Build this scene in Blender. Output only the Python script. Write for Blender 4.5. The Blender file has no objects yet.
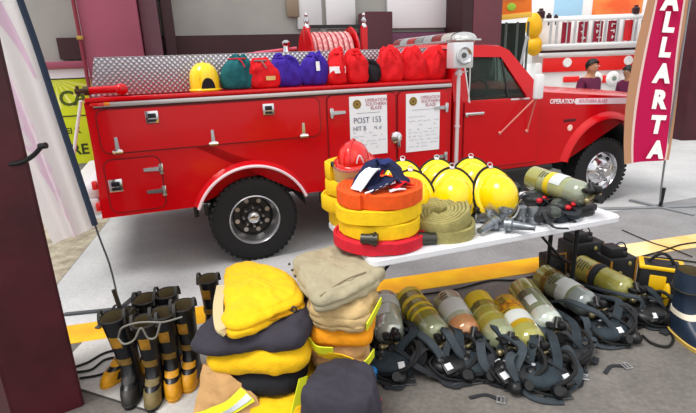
import bpy, bmesh, math, random
from mathutils import Vector, Matrix, Euler, noise
PI = math.pi
R = math.radians
C = bpy.context.scene.collection
SC = bpy.context.scene

# ------------------------------------------------------------------ camera
CAM_H, PITCH, ROLL, FPX = 1.743, .292, -.037, 480.4
FW = Vector((0, math.cos(PITCH), -math.sin(PITCH)))
_up = Vector((0, math.sin(PITCH), math.cos(PITCH)))
RT = Vector((1, 0, 0)) * math.cos(ROLL) + _up * math.sin(ROLL)
UP = _up * math.cos(ROLL) - Vector((1, 0, 0)) * math.sin(ROLL)
CO = Vector((0, 0, CAM_H))
cd = bpy.data.cameras.new('camera')
cam = bpy.data.objects.new('camera', cd); C.objects.link(cam)
m = Matrix((RT, UP, -FW)).transposed().to_4x4(); m.translation = CO
cam.matrix_world = m
cd.sensor_width = 36; cd.lens = FPX / 696 * 36; cd.clip_start = .05
SC.camera = cam

# measured points: survey a photo pixel onto a real plane of the place
def ray(x, y): return FW + RT * ((x - 348) / FPX) - UP * ((y - 206.5) / FPX)
def PZ(x, y, z=0):
    d = ray(x, y); return CO + d * ((z - CAM_H) / d.z)
def PY(x, y, Y):
    d = ray(x, y); return CO + d * (Y / d.y)
TYAW = .336
T0 = Vector((-.849, 4.171, 0))
TA = Vector((math.cos(TYAW), math.sin(TYAW), 0)); TB = Vector((-math.sin(TYAW), math.cos(TYAW), 0))
def TW(x, y, w=0):
    d = ray(x, y); t = (T0 + TB * w - CO).dot(TB) / d.dot(TB); q = CO + d * t - T0
    return q.dot(TA), q.z

# ------------------------------------------------------------------ materials
def lin(h):
    h = h.lstrip('#'); o = []
    for i in (0, 2, 4):
        c = int(h[i:i+2], 16) / 255
        o.append(c / 12.92 if c <= .04045 else ((c + .055) / 1.055) ** 2.4)
    return (*o, 1)
MATS = {}
def mat(name, hexc, rough=.5, metal=0, vary=.0, vscale=8, bump=0, bscale=60, coat=0, hex2=None, spec=.5, trans=0, alpha=1, ior=1.45, sheen=0, emit=0):
    if name in MATS: return MATS[name]
    M = bpy.data.materials.new(name); M.use_nodes = True
    nt = M.node_tree; b = nt.nodes['Principled BSDF']; L = nt.links
    b.inputs['Base Color'].default_value = lin(hexc)
    b.inputs['Roughness'].default_value = rough; b.inputs['Metallic'].default_value = metal
    b.inputs['Coat Weight'].default_value = coat; b.inputs['Specular IOR Level'].default_value = spec
    b.inputs['Coat Roughness'].default_value = .08
    b.inputs['Transmission Weight'].default_value = trans; b.inputs['IOR'].default_value = ior
    b.inputs['Alpha'].default_value = alpha
    b.inputs['Sheen Weight'].default_value = sheen
    tc = nt.nodes.new('ShaderNodeTexCoord')
    if vary or hex2:
        n = nt.nodes.new('ShaderNodeTexNoise'); n.inputs['Scale'].default_value = vscale; n.inputs['Detail'].default_value = 5
        L.new(tc.outputs['Object'], n.inputs['Vector'])
        r = nt.nodes.new('ShaderNodeValToRGB')
        c = Vector(lin(hexc)[:3])
        if hex2: c2 = Vector(lin(hex2)[:3])
        else: c2 = c * (1 - vary)
        r.color_ramp.elements[0].position = .35; r.color_ramp.elements[1].position = .65
        r.color_ramp.elements[0].color = (*c2, 1); r.color_ramp.elements[1].color = (*c, 1)
        L.new(n.outputs['Fac'], r.inputs['Fac']); L.new(r.outputs['Color'], b.inputs['Base Color'])
    if bump:
        n = nt.nodes.new('ShaderNodeTexNoise'); n.inputs['Scale'].default_value = bscale; n.inputs['Detail'].default_value = 4
        L.new(tc.outputs['Object'], n.inputs['Vector'])
        bp = nt.nodes.new('ShaderNodeBump'); bp.inputs['Strength'].default_value = bump; bp.inputs['Distance'].default_value = .02
        L.new(n.outputs['Fac'], bp.inputs['Height']); L.new(bp.outputs['Normal'], b.inputs['Normal'])
    MATS[name] = M
    return M
def emis(name, hexc, s):
    M = mat(name, hexc); b = M.node_tree.nodes['Principled BSDF']
    b.inputs['Emission Color'].default_value = lin(hexc); b.inputs['Emission Strength'].default_value = s
    return M

red = mat('red_paint', '#cb0210', .25, coat=.35, vary=.06, vscale=2, spec=.25)
red_dark = mat('red_seam', '#7c0008', .5)
red_far = mat('red_far_paint', '#f0140c', .4)
chrome = mat('chrome', '#d8d8dc', .18, 1)
steel = mat('brushed_steel', '#c6c6c8', .3, .9, bump=.05)
alu = mat('cast_aluminium', '#8f959b', .38, .8, vary=.25, vscale=30)
silver = mat('silver_strip', '#c9c4c6', .35, .6)
black = mat('black_rubber', '#101012', .75, bump=.15, bscale=120)
blackp = mat('black_plastic', '#141517', .4)
tyre = mat('tyre_rubber', '#151517', .7, bump=.3, bscale=70)
white = mat('white_paint', '#e9e9ec', .45)
whitep = mat('white_plastic', '#e8e9ee', .4, vary=.06, vscale=5)
paper = mat('paper', '#eef0f6', .7)
ink = mat('blue_ink', '#4a5570', .7)
inkred = mat('maroon_print', '#b0506a', .7)
gold = mat('gold_print', '#a98a3a', .5)
brown = mat('brown_print', '#5c4620', .6)
glass = mat('clear_glass', '#e4efe9', .03, trans=1, ior=1.2)
visor = mat('clear_visor', '#f6f4ee', .08, trans=.9, ior=1.15)
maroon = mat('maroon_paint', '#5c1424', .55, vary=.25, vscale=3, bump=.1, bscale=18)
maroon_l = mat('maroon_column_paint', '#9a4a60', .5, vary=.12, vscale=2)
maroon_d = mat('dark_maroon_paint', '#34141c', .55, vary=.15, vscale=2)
yellow_h = mat('helmet_yellow', '#fbd405', .22, coat=.5)
yellow_hose = mat('yellow_hose_jacket', '#fcd00a', .75, vary=.12, vscale=25, bump=.25, bscale=150)
orange_hose = mat('orange_hose_jacket', '#f4590c', .75, vary=.15, vscale=25, bump=.25, bscale=150)
red_hose = mat('red_hose_jacket', '#d8142e', .7, vary=.15, vscale=25, bump=.25, bscale=150)
olive_hose = mat('olive_hose_jacket', '#a29a5f', .8, vary=.2, vscale=25, bump=.3, bscale=150)
yellow_c = mat('yellow_coat_cloth', '#f8c400', .85, vary=.12, vscale=7, bump=.35, bscale=28, sheen=.05)
orange_c = mat('orange_coat_cloth', '#f09a0c', .85, vary=.15, vscale=7, bump=.35, bscale=28)
beige_c = mat('beige_coat_cloth', '#aca387', .9, vary=.12, vscale=6, bump=.35, bscale=26)
tan_c = mat('tan_coat_cloth', '#c79c68', .9, vary=.14, vscale=6, bump=.35, bscale=28)
char_c = mat('charcoal_cloth', '#37343f', .9, vary=.2, vscale=8, bump=.4, bscale=26)
black_c = mat('black_cloth', '#17181f', .9, vary=.2, vscale=8, bump=.4, bscale=26)
lime = mat('lime_reflective', '#dfe52a', .6)
refl = mat('silver_reflective', '#c8cbd0', .4, .2)
strapm = mat('grey_strap_webbing', '#40484e', .95, spec=.2, bump=.2, bscale=220, vary=.2, vscale=20)
strapd = mat('dark_strap_webbing', '#26292e', .85, bump=.2, bscale=220)
padm = mat('slate_pad', '#26333b', .8, vary=.35, vscale=14, bump=.3, bscale=30)
navy = mat('navy_cloth', '#171f47', .9, vary=.2, vscale=12, bump=.3, bscale=40)
white_c = mat('white_cloth', '#eef0f5', .9, bump=.2, bscale=40)
red_c = mat('red_cloth', '#e0101c', .88, vary=.18, vscale=8, bump=.4, bscale=24)
teal_c = mat('teal_cloth', '#0b6168', .88, vary=.22, vscale=8, bump=.4, bscale=24)
purple_c = mat('purple_cloth', '#3c1c9c', .88, vary=.22, vscale=8, bump=.4, bscale=24)
skin = mat('skin', '#b98666', .55)
hairm = mat('dark_hair', '#15100f', .6)
shirtm = mat('maroon_shirt', '#651741', .85, vary=.15, vscale=8)
trous = mat('dark_trousers', '#20222c', .85)
boot_rub = mat('boot_rubber', '#15161b', .33, bump=.08, bscale=40, vary=.2, vscale=9)
boot_yel = mat('boot_yellow', '#dc9a10', .5, vary=.3, vscale=20)
boot_in = mat('boot_lining', '#5d5034', .85)
boot_blue = mat('blue_boot_rubber', '#233246', .4, bump=.06, bscale=30, vary=.25, vscale=10)
cream = mat('cream_band', '#e0d8c2', .6)

def diamond_mat():
    M = bpy.data.materials.new('diamond_plate'); M.use_nodes = True; nt = M.node_tree; L = nt.links
    b = nt.nodes['Principled BSDF']; b.inputs['Metallic'].default_value = .75; b.inputs['Roughness'].default_value = .32
    tc = nt.nodes.new('ShaderNodeTexCoord'); mp = nt.nodes.new('ShaderNodeMapping'); mp.inputs['Rotation'].default_value = (0, R(45), 0)
    mp.inputs['Scale'].default_value = (1, .001, 1)
    L.new(tc.outputs['Object'], mp.inputs['Vector'])
    ck = nt.nodes.new('ShaderNodeTexVoronoi'); ck.inputs['Scale'].default_value = 32; ck.inputs['Randomness'].default_value = 0
    L.new(mp.outputs['Vector'], ck.inputs['Vector'])
    r = nt.nodes.new('ShaderNodeValToRGB')
    r.color_ramp.elements[0].position = .22; r.color_ramp.elements[0].color = lin('#d3d2d8')
    r.color_ramp.elements[1].position = .42; r.color_ramp.elements[1].color = lin('#8f8e95')
    L.new(ck.outputs['Distance'], r.inputs['Fac']); L.new(r.outputs['Color'], b.inputs['Base Color'])
    bp = nt.nodes.new('ShaderNodeBump'); bp.invert = True; bp.inputs['Strength'].default_value = .7; bp.inputs['Distance'].default_value = .01
    L.new(ck.outputs['Distance'], bp.inputs['Height']); L.new(bp.outputs['Normal'], b.inputs['Normal'])
    return M
diamond = diamond_mat()

def concrete(name, a, b2, c3, scale=1.2):
    M = bpy.data.materials.new(name); M.use_nodes = True; nt = M.node_tree; L = nt.links
    b = nt.nodes['Principled BSDF']; b.inputs['Roughness'].default_value = .8
    tc = nt.nodes.new('ShaderNodeTexCoord')
    n = nt.nodes.new('ShaderNodeTexNoise'); n.inputs['Scale'].default_value = scale; n.inputs['Detail'].default_value = 8; n.inputs['Roughness'].default_value = .65
    n2 = nt.nodes.new('ShaderNodeTexNoise'); n2.inputs['Scale'].default_value = 40; n2.inputs['Detail'].default_value = 4
    L.new(tc.outputs['Object'], n.inputs['Vector']); L.new(tc.outputs['Object'], n2.inputs['Vector'])
    mx = nt.nodes.new('ShaderNodeMix'); mx.data_type = 'FLOAT'; mx.inputs['Factor'].default_value = .3
    L.new(n.outputs['Fac'], mx.inputs['A']); L.new(n2.outputs['Fac'], mx.inputs['B'])
    r = nt.nodes.new('ShaderNodeValToRGB'); r.color_ramp.elements[0].position = .35; r.color_ramp.elements[1].position = .65
    r.color_ramp.elements[0].color = lin(a); r.color_ramp.elements[1].color = lin(c3); e = r.color_ramp.elements.new(.5); e.color = lin(b2)
    L.new(mx.outputs['Result'], r.inputs['Fac']); L.new(r.outputs['Color'], b.inputs['Base Color'])
    bp = nt.nodes.new('ShaderNodeBump'); bp.inputs['Strength'].default_value = .15; bp.inputs['Distance'].default_value = .01
    L.new(n2.outputs['Fac'], bp.inputs['Height']); L.new(bp.outputs['Normal'], b.inputs['Normal'])
    return M

# ------------------------------------------------------------------ mesh builder
class MB:
    def __init__(s): s.bm = bmesh.new()
    def _x(s, vs, M):
        if M is not None: bmesh.ops.transform(s.bm, matrix=M, verts=vs)
    def box(s, c, size, bev=0, rot=None, seg=2):
        M = Matrix.Translation(c) @ (rot.to_matrix().to_4x4() if rot else Matrix()) @ Matrix.Diagonal((*size, 1))
        g = bmesh.ops.create_cube(s.bm, size=1, matrix=M); vs = g['verts']
        if bev:
            es = list({e for v in vs for e in v.link_edges})
            bmesh.ops.bevel(s.bm, geom=es, offset=bev, segments=seg, affect='EDGES', profile=.5, clamp_overlap=True)
        return s
    def tube(s, pts, r, seg=8, closed=False, cap=True):
        pts = [Vector(p) for p in pts]; n = len(pts); rings = []
        rad = r if callable(r) else (lambda t: r)
        ref = Vector((0, 0, 1)); prev = None
        for i, p in enumerate(pts):
            if closed: t = pts[(i + 1) % n] - pts[i - 1]
            else: t = pts[min(i + 1, n - 1)] - pts[max(i - 1, 0)]
            t.normalize()
            if prev is None:
                a = ref if abs(t.z) < .9 else Vector((1, 0, 0)); u = t.cross(a).normalized()
            else:
                u = (prev - t * prev.dot(t)); u = u.normalized() if u.length > 1e-6 else t.orthogonal().normalized()
            prev = u; v = t.cross(u); rr = rad(i / max(1, n - 1))
            rings.append([s.bm.verts.new(p + (u * math.cos(2 * PI * k / seg) + v * math.sin(2 * PI * k / seg)) * rr) for k in range(seg)])
        m_ = n if closed else n - 1
        for i in range(m_):
            A_, B_ = rings[i], rings[(i + 1) % n]
            for k in range(seg): s.bm.faces.new((A_[k], A_[(k + 1) % seg], B_[(k + 1) % seg], B_[k]))
        if cap and not closed:
            s.bm.faces.new(rings[0][::-1]); s.bm.faces.new(rings[-1])
        return s
    def ribbon(s, pts, w, t, side=None):
        pts = [Vector(p) for p in pts]; n = len(pts); rings = []
        for i, p in enumerate(pts):
            tg = (pts[min(i + 1, n - 1)] - pts[max(i - 1, 0)]).normalized()
            if side is None:
                sd = tg.cross(Vector((0, 0, 1)))
                if sd.length < .15 and rings: sd = last
                if sd.length < 1e-4: sd = Vector((1, 0, 0))
                sd.normalize()
                if rings and sd.dot(last) < 0: sd = -sd
                if rings: sd = (sd + last * 1.5).normalized()
            else: sd = Vector(side(i / (n - 1))) if callable(side) else Vector(side)
            last = sd; nm = tg.cross(sd).normalized()
            rings.append([s.bm.verts.new(p + sd * a * w / 2 + nm * b * t / 2) for a, b in ((-1, -1), (1, -1), (1, 1), (-1, 1))])
        for i in range(n - 1):
            A_, B_ = rings[i], rings[i + 1]
            for k in range(4): s.bm.faces.new((A_[k], A_[(k + 1) % 4], B_[(k + 1) % 4], B_[k]))
        s.bm.faces.new(rings[0][::-1]); s.bm.faces.new(rings[-1])
        return s
    def lathe(s, prof, seg=24, M=None, a0=0, a1=2 * PI):
        full = abs(a1 - a0 - 2 * PI) < 1e-6; cols = seg if full else seg + 1; rings = []; new = []
        for r_, z in prof:
            if r_ < 1e-6 and full: v = s.bm.verts.new((0, 0, z)); rings.append([v] * cols); new.append(v)
            else:
                ring = [s.bm.verts.new((r_ * math.cos(a0 + (a1 - a0) * k / seg), r_ * math.sin(a0 + (a1 - a0) * k / seg), z)) for k in range(cols)]
                rings.append(ring); new += ring
        for i in range(len(rings) - 1):
            for k in range(seg):
                q = [rings[i][k], rings[i][(k + 1) % cols], rings[i + 1][(k + 1) % cols], rings[i + 1][k]]
                u = []
                for v in q:
                    if v not in u: u.append(v)
                if len(u) > 2:
                    try: s.bm.faces.new(u)
                    except ValueError: pass
        s._x(new, M); return s
    def cyl(s, p0, p1, r, seg=16, r1=None):
        p0, p1 = Vector(p0), Vector(p1); d = p1 - p0
        M = Matrix.Translation(p0) @ d.to_track_quat('Z', 'Y').to_matrix().to_4x4()
        return s.lathe([(0, 0), (r, 0), (r if r1 is None else r1, d.length), (0, d.length)], seg, M)
    def prism(s, poly, fn, d0, d1):
        a = [s.bm.verts.new(fn(x, y, d0)) for x, y in poly]; b = [s.bm.verts.new(fn(x, y, d1)) for x, y in poly]
        n = len(poly); fs = [s.bm.faces.new(a), s.bm.faces.new(b[::-1])]
        for i in range(n): s.bm.faces.new((a[i], b[i], b[(i + 1) % n], a[(i + 1) % n]))
        bmesh.ops.triangulate(s.bm, faces=fs)
        return s
    def ell(s, c, rad, seg=20, rot=None, z0=-1, z1=1, rows=12):
        prof = []
        for i in range(rows + 1):
            z = z0 + (z1 - z0) * i / rows
            a = math.asin(max(-1, min(1, z0))) + (math.asin(max(-1, min(1, z1))) - math.asin(max(-1, min(1, z0)))) * i / rows
            prof.append((max(0, math.cos(a)) if abs(math.cos(a)) > 1e-5 else 0, math.sin(a)))
        M = Matrix.Translation(c) @ (rot.to_matrix().to_4x4() if rot else Matrix()) @ Matrix.Diagonal((*rad, 1))
        return s.lathe(prof, seg, M)
    def grid(s, fn, nu, nv, closed_u=False):
        vs = [[s.bm.verts.new(fn(i / nu, j / nv)) for j in range(nv + 1)] for i in range(nu + (0 if closed_u else 1))]
        for i in range(nu):
            for j in range(nv):
                a = vs[i]; b = vs[(i + 1) % len(vs)]
                s.bm.faces.new((a[j], b[j], b[j + 1], a[j + 1]))
        return s
    def loft(s, rings, cap0=True, cap1=True):
        rv = [[s.bm.verts.new(p) for p in r_] for r_ in rings]; n = len(rv[0])
        for i in range(len(rv) - 1):
            for k in range(n): s.bm.faces.new((rv[i][k], rv[i][(k + 1) % n], rv[i + 1][(k + 1) % n], rv[i + 1][k]))
        if cap0: s.bm.faces.new(rv[0][::-1])
        if cap1: s.bm.faces.new(rv[-1])
        return s
    def bumpy(s, amp, sc, seed=0, zkeep=None):
        s.bm.normal_update()
        for v in s.bm.verts:
            o = Vector((seed * 7.3, seed * 3.1, seed * 1.7))
            d = noise.fractal(v.co * sc + o, .8, 2.0, 3) * amp
            if zkeep is not None and v.co.z < zkeep: d *= .1
            v.co += v.normal * d
        return s
    def solid(s, t):
        bmesh.ops.recalc_face_normals(s.bm, faces=s.bm.faces)
        bmesh.ops.solidify(s.bm, geom=list(s.bm.faces), thickness=t)
        return s
    def build(s, name, material, parent=None, smooth=True, M=None, sub=0, ang=38):
        bm = s.bm
        if M is not None: bmesh.ops.transform(bm, matrix=M, verts=bm.verts)
        bmesh.ops.remove_doubles(bm, verts=bm.verts, dist=1e-5)
        bmesh.ops.recalc_face_normals(bm, faces=bm.faces)
        for f in bm.faces: f.smooth = smooth
        if smooth and not sub:
            for e in bm.edges:
                if len(e.link_faces) == 2 and e.calc_face_angle(0) > R(ang): e.smooth = False
        off = Vector()
        if parent is None:
            xs = [v.co.x for v in bm.verts]; ys = [v.co.y for v in bm.verts]; zs = [v.co.z for v in bm.verts]
            off = Vector(((min(xs) + max(xs)) / 2, (min(ys) + max(ys)) / 2, min(zs)))
            bmesh.ops.translate(bm, vec=-off, verts=bm.verts)
        me = bpy.data.meshes.new(name); bm.to_mesh(me); bm.free()
        me.materials.append(material)
        o = bpy.data.objects.new(name, me); C.objects.link(o)
        if parent: o.parent = parent
        else: o.location = off
        if sub:
            md = o.modifiers.new('subdivision', 'SUBSURF'); md.levels = sub; md.render_levels = sub
        return o

def tag(o, label, cat, group=None):
    o['label'] = label; o['category'] = cat
    if group: o['group'] = group
    return o
def thing(name, label, cat, loc=(0, 0, 0), rz=0, group=None):
    o = bpy.data.objects.new(name, None); C.objects.link(o); o.empty_display_size = .1
    o.location = loc; o.rotation_euler = (0, 0, rz); return tag(o, label, cat, group)
def struct(o): o['kind'] = 'structure'; return o
def stuff(o): o['kind'] = 'stuff'; return o
def lab(o, l): o['label'] = l; return o

def text(body, size, material, parent, M, name='lettering', depth=.002, bold=False, align='LEFT', sx=1.0, spacing=1.0, shear=0):
    cu = bpy.data.curves.new('t', 'FONT'); cu.body = body; cu.size = size; cu.extrude = depth; cu.align_x = align
    cu.space_character = spacing; cu.shear = shear
    if bold: cu.offset = size * .022 * bold
    cu.resolution_u = 3
    t = bpy.data.objects.new('t', cu); C.objects.link(t)
    dg = bpy.context.evaluated_depsgraph_get(); dg.update()
    me = bpy.data.meshes.new_from_object(t.evaluated_get(dg))
    bpy.data.objects.remove(t); bpy.data.curves.remove(cu)
    me.transform(M @ Matrix.Diagonal((sx, 1, 1, 1)))
    me.name = name; me.materials.clear(); me.materials.append(material)
    o = bpy.data.objects.new(name, me); C.objects.link(o); o.parent = parent
    return o
def smooth_path(pts, n=6):
    pts = [Vector(p) for p in pts]; out = []
    P_ = [pts[0] * 2 - pts[1]] + pts + [pts[-1] * 2 - pts[-2]]
    for i in range(1, len(P_) - 2):
        for k in range(n):
            t = k / n; a, b, c, d = P_[i - 1], P_[i], P_[i + 1], P_[i + 2]
            out.append(.5 * ((2 * b) + (c - a) * t + (2 * a - 5 * b + 4 * c - d) * t * t + (3 * b - a - 3 * c + d) * t ** 3))
    out.append(pts[-1]); return out
def rrect(x0, x1, y0, y1, r, n=5):
    o = []
    for cx, cy, a in ((x1 - r, y1 - r, 0), (x0 + r, y1 - r, 90), (x0 + r, y0 + r, 180), (x1 - r, y0 + r, 270)):
        for k in range(n + 1):
            t = R(a + 90 * k / n); o.append((cx + r * math.cos(t), cy + r * math.sin(t)))
    return o
UW = lambda u, z, w: (u, w, z)      # truck coordinates: u along, w across (near side 0), z up
# ------------------------------------------------------------------ the setting
FS = .245
def stripe_y(x): return 3.30 + FS * x
conc_f = concrete('front_concrete', '#57534f', '#6d6863', '#827d78')
conc_b = concrete('driveway_concrete', '#a2a3a4', '#b5b6b7', '#c8c8c8', .7)
b = MB(); b.prism([(-14, -6), (14, -6), (14, stripe_y(14)), (-14, stripe_y(-14))], lambda x, y, d: (x, y, d), -.12, 0)
struct(b.build('floor', conc_f, smooth=False))
b = MB(); b.prism([(-14, stripe_y(-14)), (30, stripe_y(30)), (30, 40), (-30, 40), (-30, 3)], lambda x, y, d: (x, y, d), -.12, 0)
struct(b.build('driveway', conc_b, smooth=False))
lit_s = concrete('lit_floor_concrete', '#a3a09b', '#b9b7b2', '#c9c7c3', 1.5)  # paler overlay: daylight on the front left floor put into the colour
j0, j1 = PZ(84, 391), PZ(128, 405); jd = (j1 - j0).normalized(); ja, jb = j0 - jd * .30, j0 + jd * .75
b = MB(); b.prism([(ja.x, ja.y), (jb.x, jb.y), (-.62, 2.35), (-.60, stripe_y(-.60)), (ja.x, stripe_y(ja.x))], lambda x, y, d: (x, y, d), -.02, .003)
struct(b.build('floor_light_shade', lit_s, smooth=False))
shade_s = concrete('shaded_floor_concrete', '#747475', '#878788', '#98989a', 1.1)  # darker overlay: shade around table and truck put into the concrete colour
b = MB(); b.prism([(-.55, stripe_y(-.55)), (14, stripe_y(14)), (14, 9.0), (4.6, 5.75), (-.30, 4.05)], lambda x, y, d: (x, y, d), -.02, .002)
struct(b.build('floor_light_shade', shade_s, smooth=False))
stripe_m = mat('yellow_floor_paint', '#f6c214', .6, hex2='#e39f1c', vscale=3)
stripe_w = mat('cream_floor_paint', '#efd9a4', .6, hex2='#e2b45c', vscale=2.2)  # cream tone for the right-hand piece of the stripe
for x0, x1, mm in ((-6, 2.05, stripe_m), (2.05, 12, stripe_w)):
    b = MB(); b.prism([(x0, stripe_y(x0)), (x1, stripe_y(x1)), (x1 - .064, stripe_y(x1) + .26), (x0 - .064, stripe_y(x0) + .26)], lambda x, y, d: (x, y, d), 0, .004)
    struct(b.build('floor_stripe', mm, smooth=False))
# joints sawn in the front slab
jm = mat('slab_joint', '#46423f', .9)
b = MB(); b.ribbon([ja + Vector((0, 0, .003)), jb + Vector((0, 0, .003))], .012, .003); struct(b.build('floor_joint', jm, smooth=False))
# bare dirt beside the driveway
dirt = mat('dirt', '#8d8271', .95, hex2='#b5ac98', vscale=7, bump=.8, bscale=25)
b = MB(); pd = [PZ(60, 281), PZ(96, 236)]
dq = [pd[0] - (pd[1] - pd[0]) * .15, pd[1] + (pd[1] - pd[0]) * .55, Vector((-7.5, 6.1, 0)), Vector((-7.5, 3.2, 0))]
def dfn(s, t):
    p = dq[0].lerp(dq[3], t).lerp(dq[1].lerp(dq[2], t), s); h = .025 + .035 * noise.noise(p * 3) + .02 * noise.noise(p * 11)
    e = min(1, 8 * min(s, t, 1 - s, 1 - t)); return (p.x, p.y, .003 + max(0, h) * e)
b.grid(dfn, 40, 40); struct(b.build('dirt_verge', dirt))
dirtline = mat('yellow_edge_paint', '#d9b94a', .6)

# building behind the truck (in truck coordinates, then placed)
MT = Matrix.Translation(T0) @ Matrix.Rotation(TYAW, 4, 'Z')
plaster = mat('grey_plaster', '#a3a39e', .8, vary=.1, vscale=2)
band_m = mat('maroon_band_paint', '#3a1a20', .6, vary=.2, vscale=3)
band_p = mat('purple_band_paint', '#734260', .6, vary=.15, vscale=3)
def tbox(c, s, bev=0):  # centre and size in (u, w, z)
    return MB().box(c, s, bev)
struct(tbox((1.2, 4.15, 2.3), (8.1, .2, 4.6)).build('wall_back', plaster, M=MT, smooth=False))
struct(tbox((1.6, 4.0, 2.07), (7.2, .14, .29)).build('trim_1', band_m, M=MT, smooth=False))
struct(tbox((-2.2, 3.98, 1.845), (3.0, .2, .10), .01).build('trim_2', maroon_l, M=MT))
struct(tbox((3.72, 3.96, 2.06), (1.1, .12, .28)).build('trim_3', band_p, M=MT, smooth=False))
struct(tbox((3.84, 4.0, 2.72), (1.37, .08, .88), .01).build('window_1', white, M=MT))
struct(tbox((1.75, 4.02, 2.6), (.42, .06, .62), .01).build('window_2', mat('frosted_pane', '#d3d5d6', .5), M=MT))
struct(tbox((2.3, 4.02, 2.6), (.52, .06, .62), .01).build('window_3', mat('frosted_pane_pale', '#dfe0e2', .5), M=MT))
o = tbox((1.47, 4.0, 2.62), (.2, .06, .28), .008).build('notice_board', mat('brown_board', '#8a7a66', .7), M=MT)
tag(o, 'small brown notice board high on the grey wall above the hose reel', 'board')
def column(name, u0, u1, w0, w1, mm, top=4.6):
    o = tbox(((u0 + u1) / 2, (w0 + w1) / 2, top / 2), (u1 - u0, w1 - w0, top), .02).build(name, mm, M=MT); struct(o); return o
column('column_1', -1.6, -.86, 3.45, 4.0, maroon_l)
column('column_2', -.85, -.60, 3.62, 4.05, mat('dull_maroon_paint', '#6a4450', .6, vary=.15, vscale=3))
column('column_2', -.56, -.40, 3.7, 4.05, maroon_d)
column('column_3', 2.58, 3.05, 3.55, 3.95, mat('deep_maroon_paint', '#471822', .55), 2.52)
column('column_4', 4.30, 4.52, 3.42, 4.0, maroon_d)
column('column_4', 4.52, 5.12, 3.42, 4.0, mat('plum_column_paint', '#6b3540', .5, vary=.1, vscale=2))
t = thing('drain_pipe', 'thin maroon pipe with bracket running down the column edge behind the truck', 'pipe', MT @ Vector((-1.625, 3.42, 0)), TYAW)
MB().tube([(0, 0, 0), (0, 0, 4.5)], .025, 10).build('pipe', mat('pipe_maroon', '#7a1f30', .45), t)
MB().box((0, -.005, 2.18), (.075, .075, .05), .01).build('bracket', gold, t)
# poster under the beam
pm = mat('lime_poster', '#d4e21c', .6, hex2='#c3d50e', vscale=2)
pt = thing('poster', 'lime yellow poster with large dark letters on the wall left of the truck', 'poster', MT @ Vector((-2.13, 3.97, 0)), TYAW)
MB().box((0, .03, 1.10), (1.0, .03, 1.40), .004).build('panel', pm, pt)
MB().box((0, .012, 1.72), (1.0, .006, .14)).build('white_border', white, pt, smooth=False)
dk = mat('poster_ink', '#4a5a16', .7); dk2 = mat('poster_ink_dark', '#26300c', .7)
b = MB(); b.box((0, .010, 1.655), (1.0, .006, .016)); b.box((0, .010, 1.12), (1.0, .006, .016)); b.build('rule_line', dk2, pt, smooth=False)
b = MB()
for k in range(9):
    a = R(20 + k * 17.5); b.prism([(0, 1.66), (.5 * math.cos(a - .05), 1.66 + .5 * math.sin(a - .05)), (.5 * math.cos(a + .05), 1.66 + .5 * math.sin(a + .05))] if False else [(.0, 1.655), (.55 * math.cos(-a + .05), 1.655 + .42 * math.sin(-a + .05)), (.55 * math.cos(-a - .05), 1.655 + .42 * math.sin(-a - .05))], lambda x, z, d: (x, d, z), .013, .011)
b.build('sun_rays', mat('pale_lime', '#e9ef7e', .6), pt, smooth=False)
TX90 = Matrix.Rotation(PI / 2, 4, 'X')

lm = [('C', .30, 60, 106, dk), ('A', .30, 74, 105, dk), ('EI K', .12, 66, 134, dk2), ('RE', .22, 72, 155, dk2)]
for s_, sz, px, py_, mm in lm:
    d_ = ray(px, py_); tt = ((T0 + TB * 3.97 - CO).dot(TB)) / d_.dot(TB); q_ = MT.inverted() @ (CO + d_ * tt)
    text(s_, sz, mm, pt, Matrix.Translation((q_.x + 2.13, .009, q_.z)) @ TX90, 'lettering', .001, bold=True)
# ------------------------------------------------------------------ the red truck
tr = thing('fire_truck', 'red brush fire truck with utility bed and chrome latches, parked side-on behind the table', 'fire truck', T0, TYAW)
def arc(cx, cz, r, a0, a1, n=18): return [(cx + r * math.cos(R(a0 + (a1 - a0) * k / n)), cz + r * math.sin(R(a0 + (a1 - a0) * k / n))) for k in range(n + 1)]
Z0 = .585
# utility body
a_in = math.degrees(math.asin((Z0 - .39) / .505))
side = [(-1.235, Z0)] + arc(0, .39, .505, 180 - a_in, a_in) + [(2.02, Z0), (2.02, 1.53), (-1.195, 1.53)]
b = MB(); b.prism(side, UW, 0, .06)
b.prism(side, UW, 2.14, 2.2)
b.box((-1.2, 1.1, 1.05), (.04, 2.1, .92)); b.box((2.0, 1.1, 1.05), (.04, 2.1, .92)); b.box((.4, 1.1, 1.0), (3.2, 2.1, .05))
b.box((.4, .22, 1.515), (3.2, .44, .03)); b.box((.4, 1.98, 1.515), (3.2, .44, .03))
body = b.build('utility_body', red, tr)
# shelf edge (rounded) and silver strip
b = MB(); b.box((.405, .02, 1.53), (3.22, .07, .035), .012); b.build('shelf_edge', red, tr)
b = MB(); b.box((.43, -.012, 1.492), (3.16, .02, .034), .005); b.build('trim_strip', silver, tr)
b = MB(); b.box((.43, -.006, 1.47), (3.16, .01, .012)); b.build('drip_seam', mat('shadow_gap', '#3a0a0e', .6), tr, smooth=False)
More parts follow.
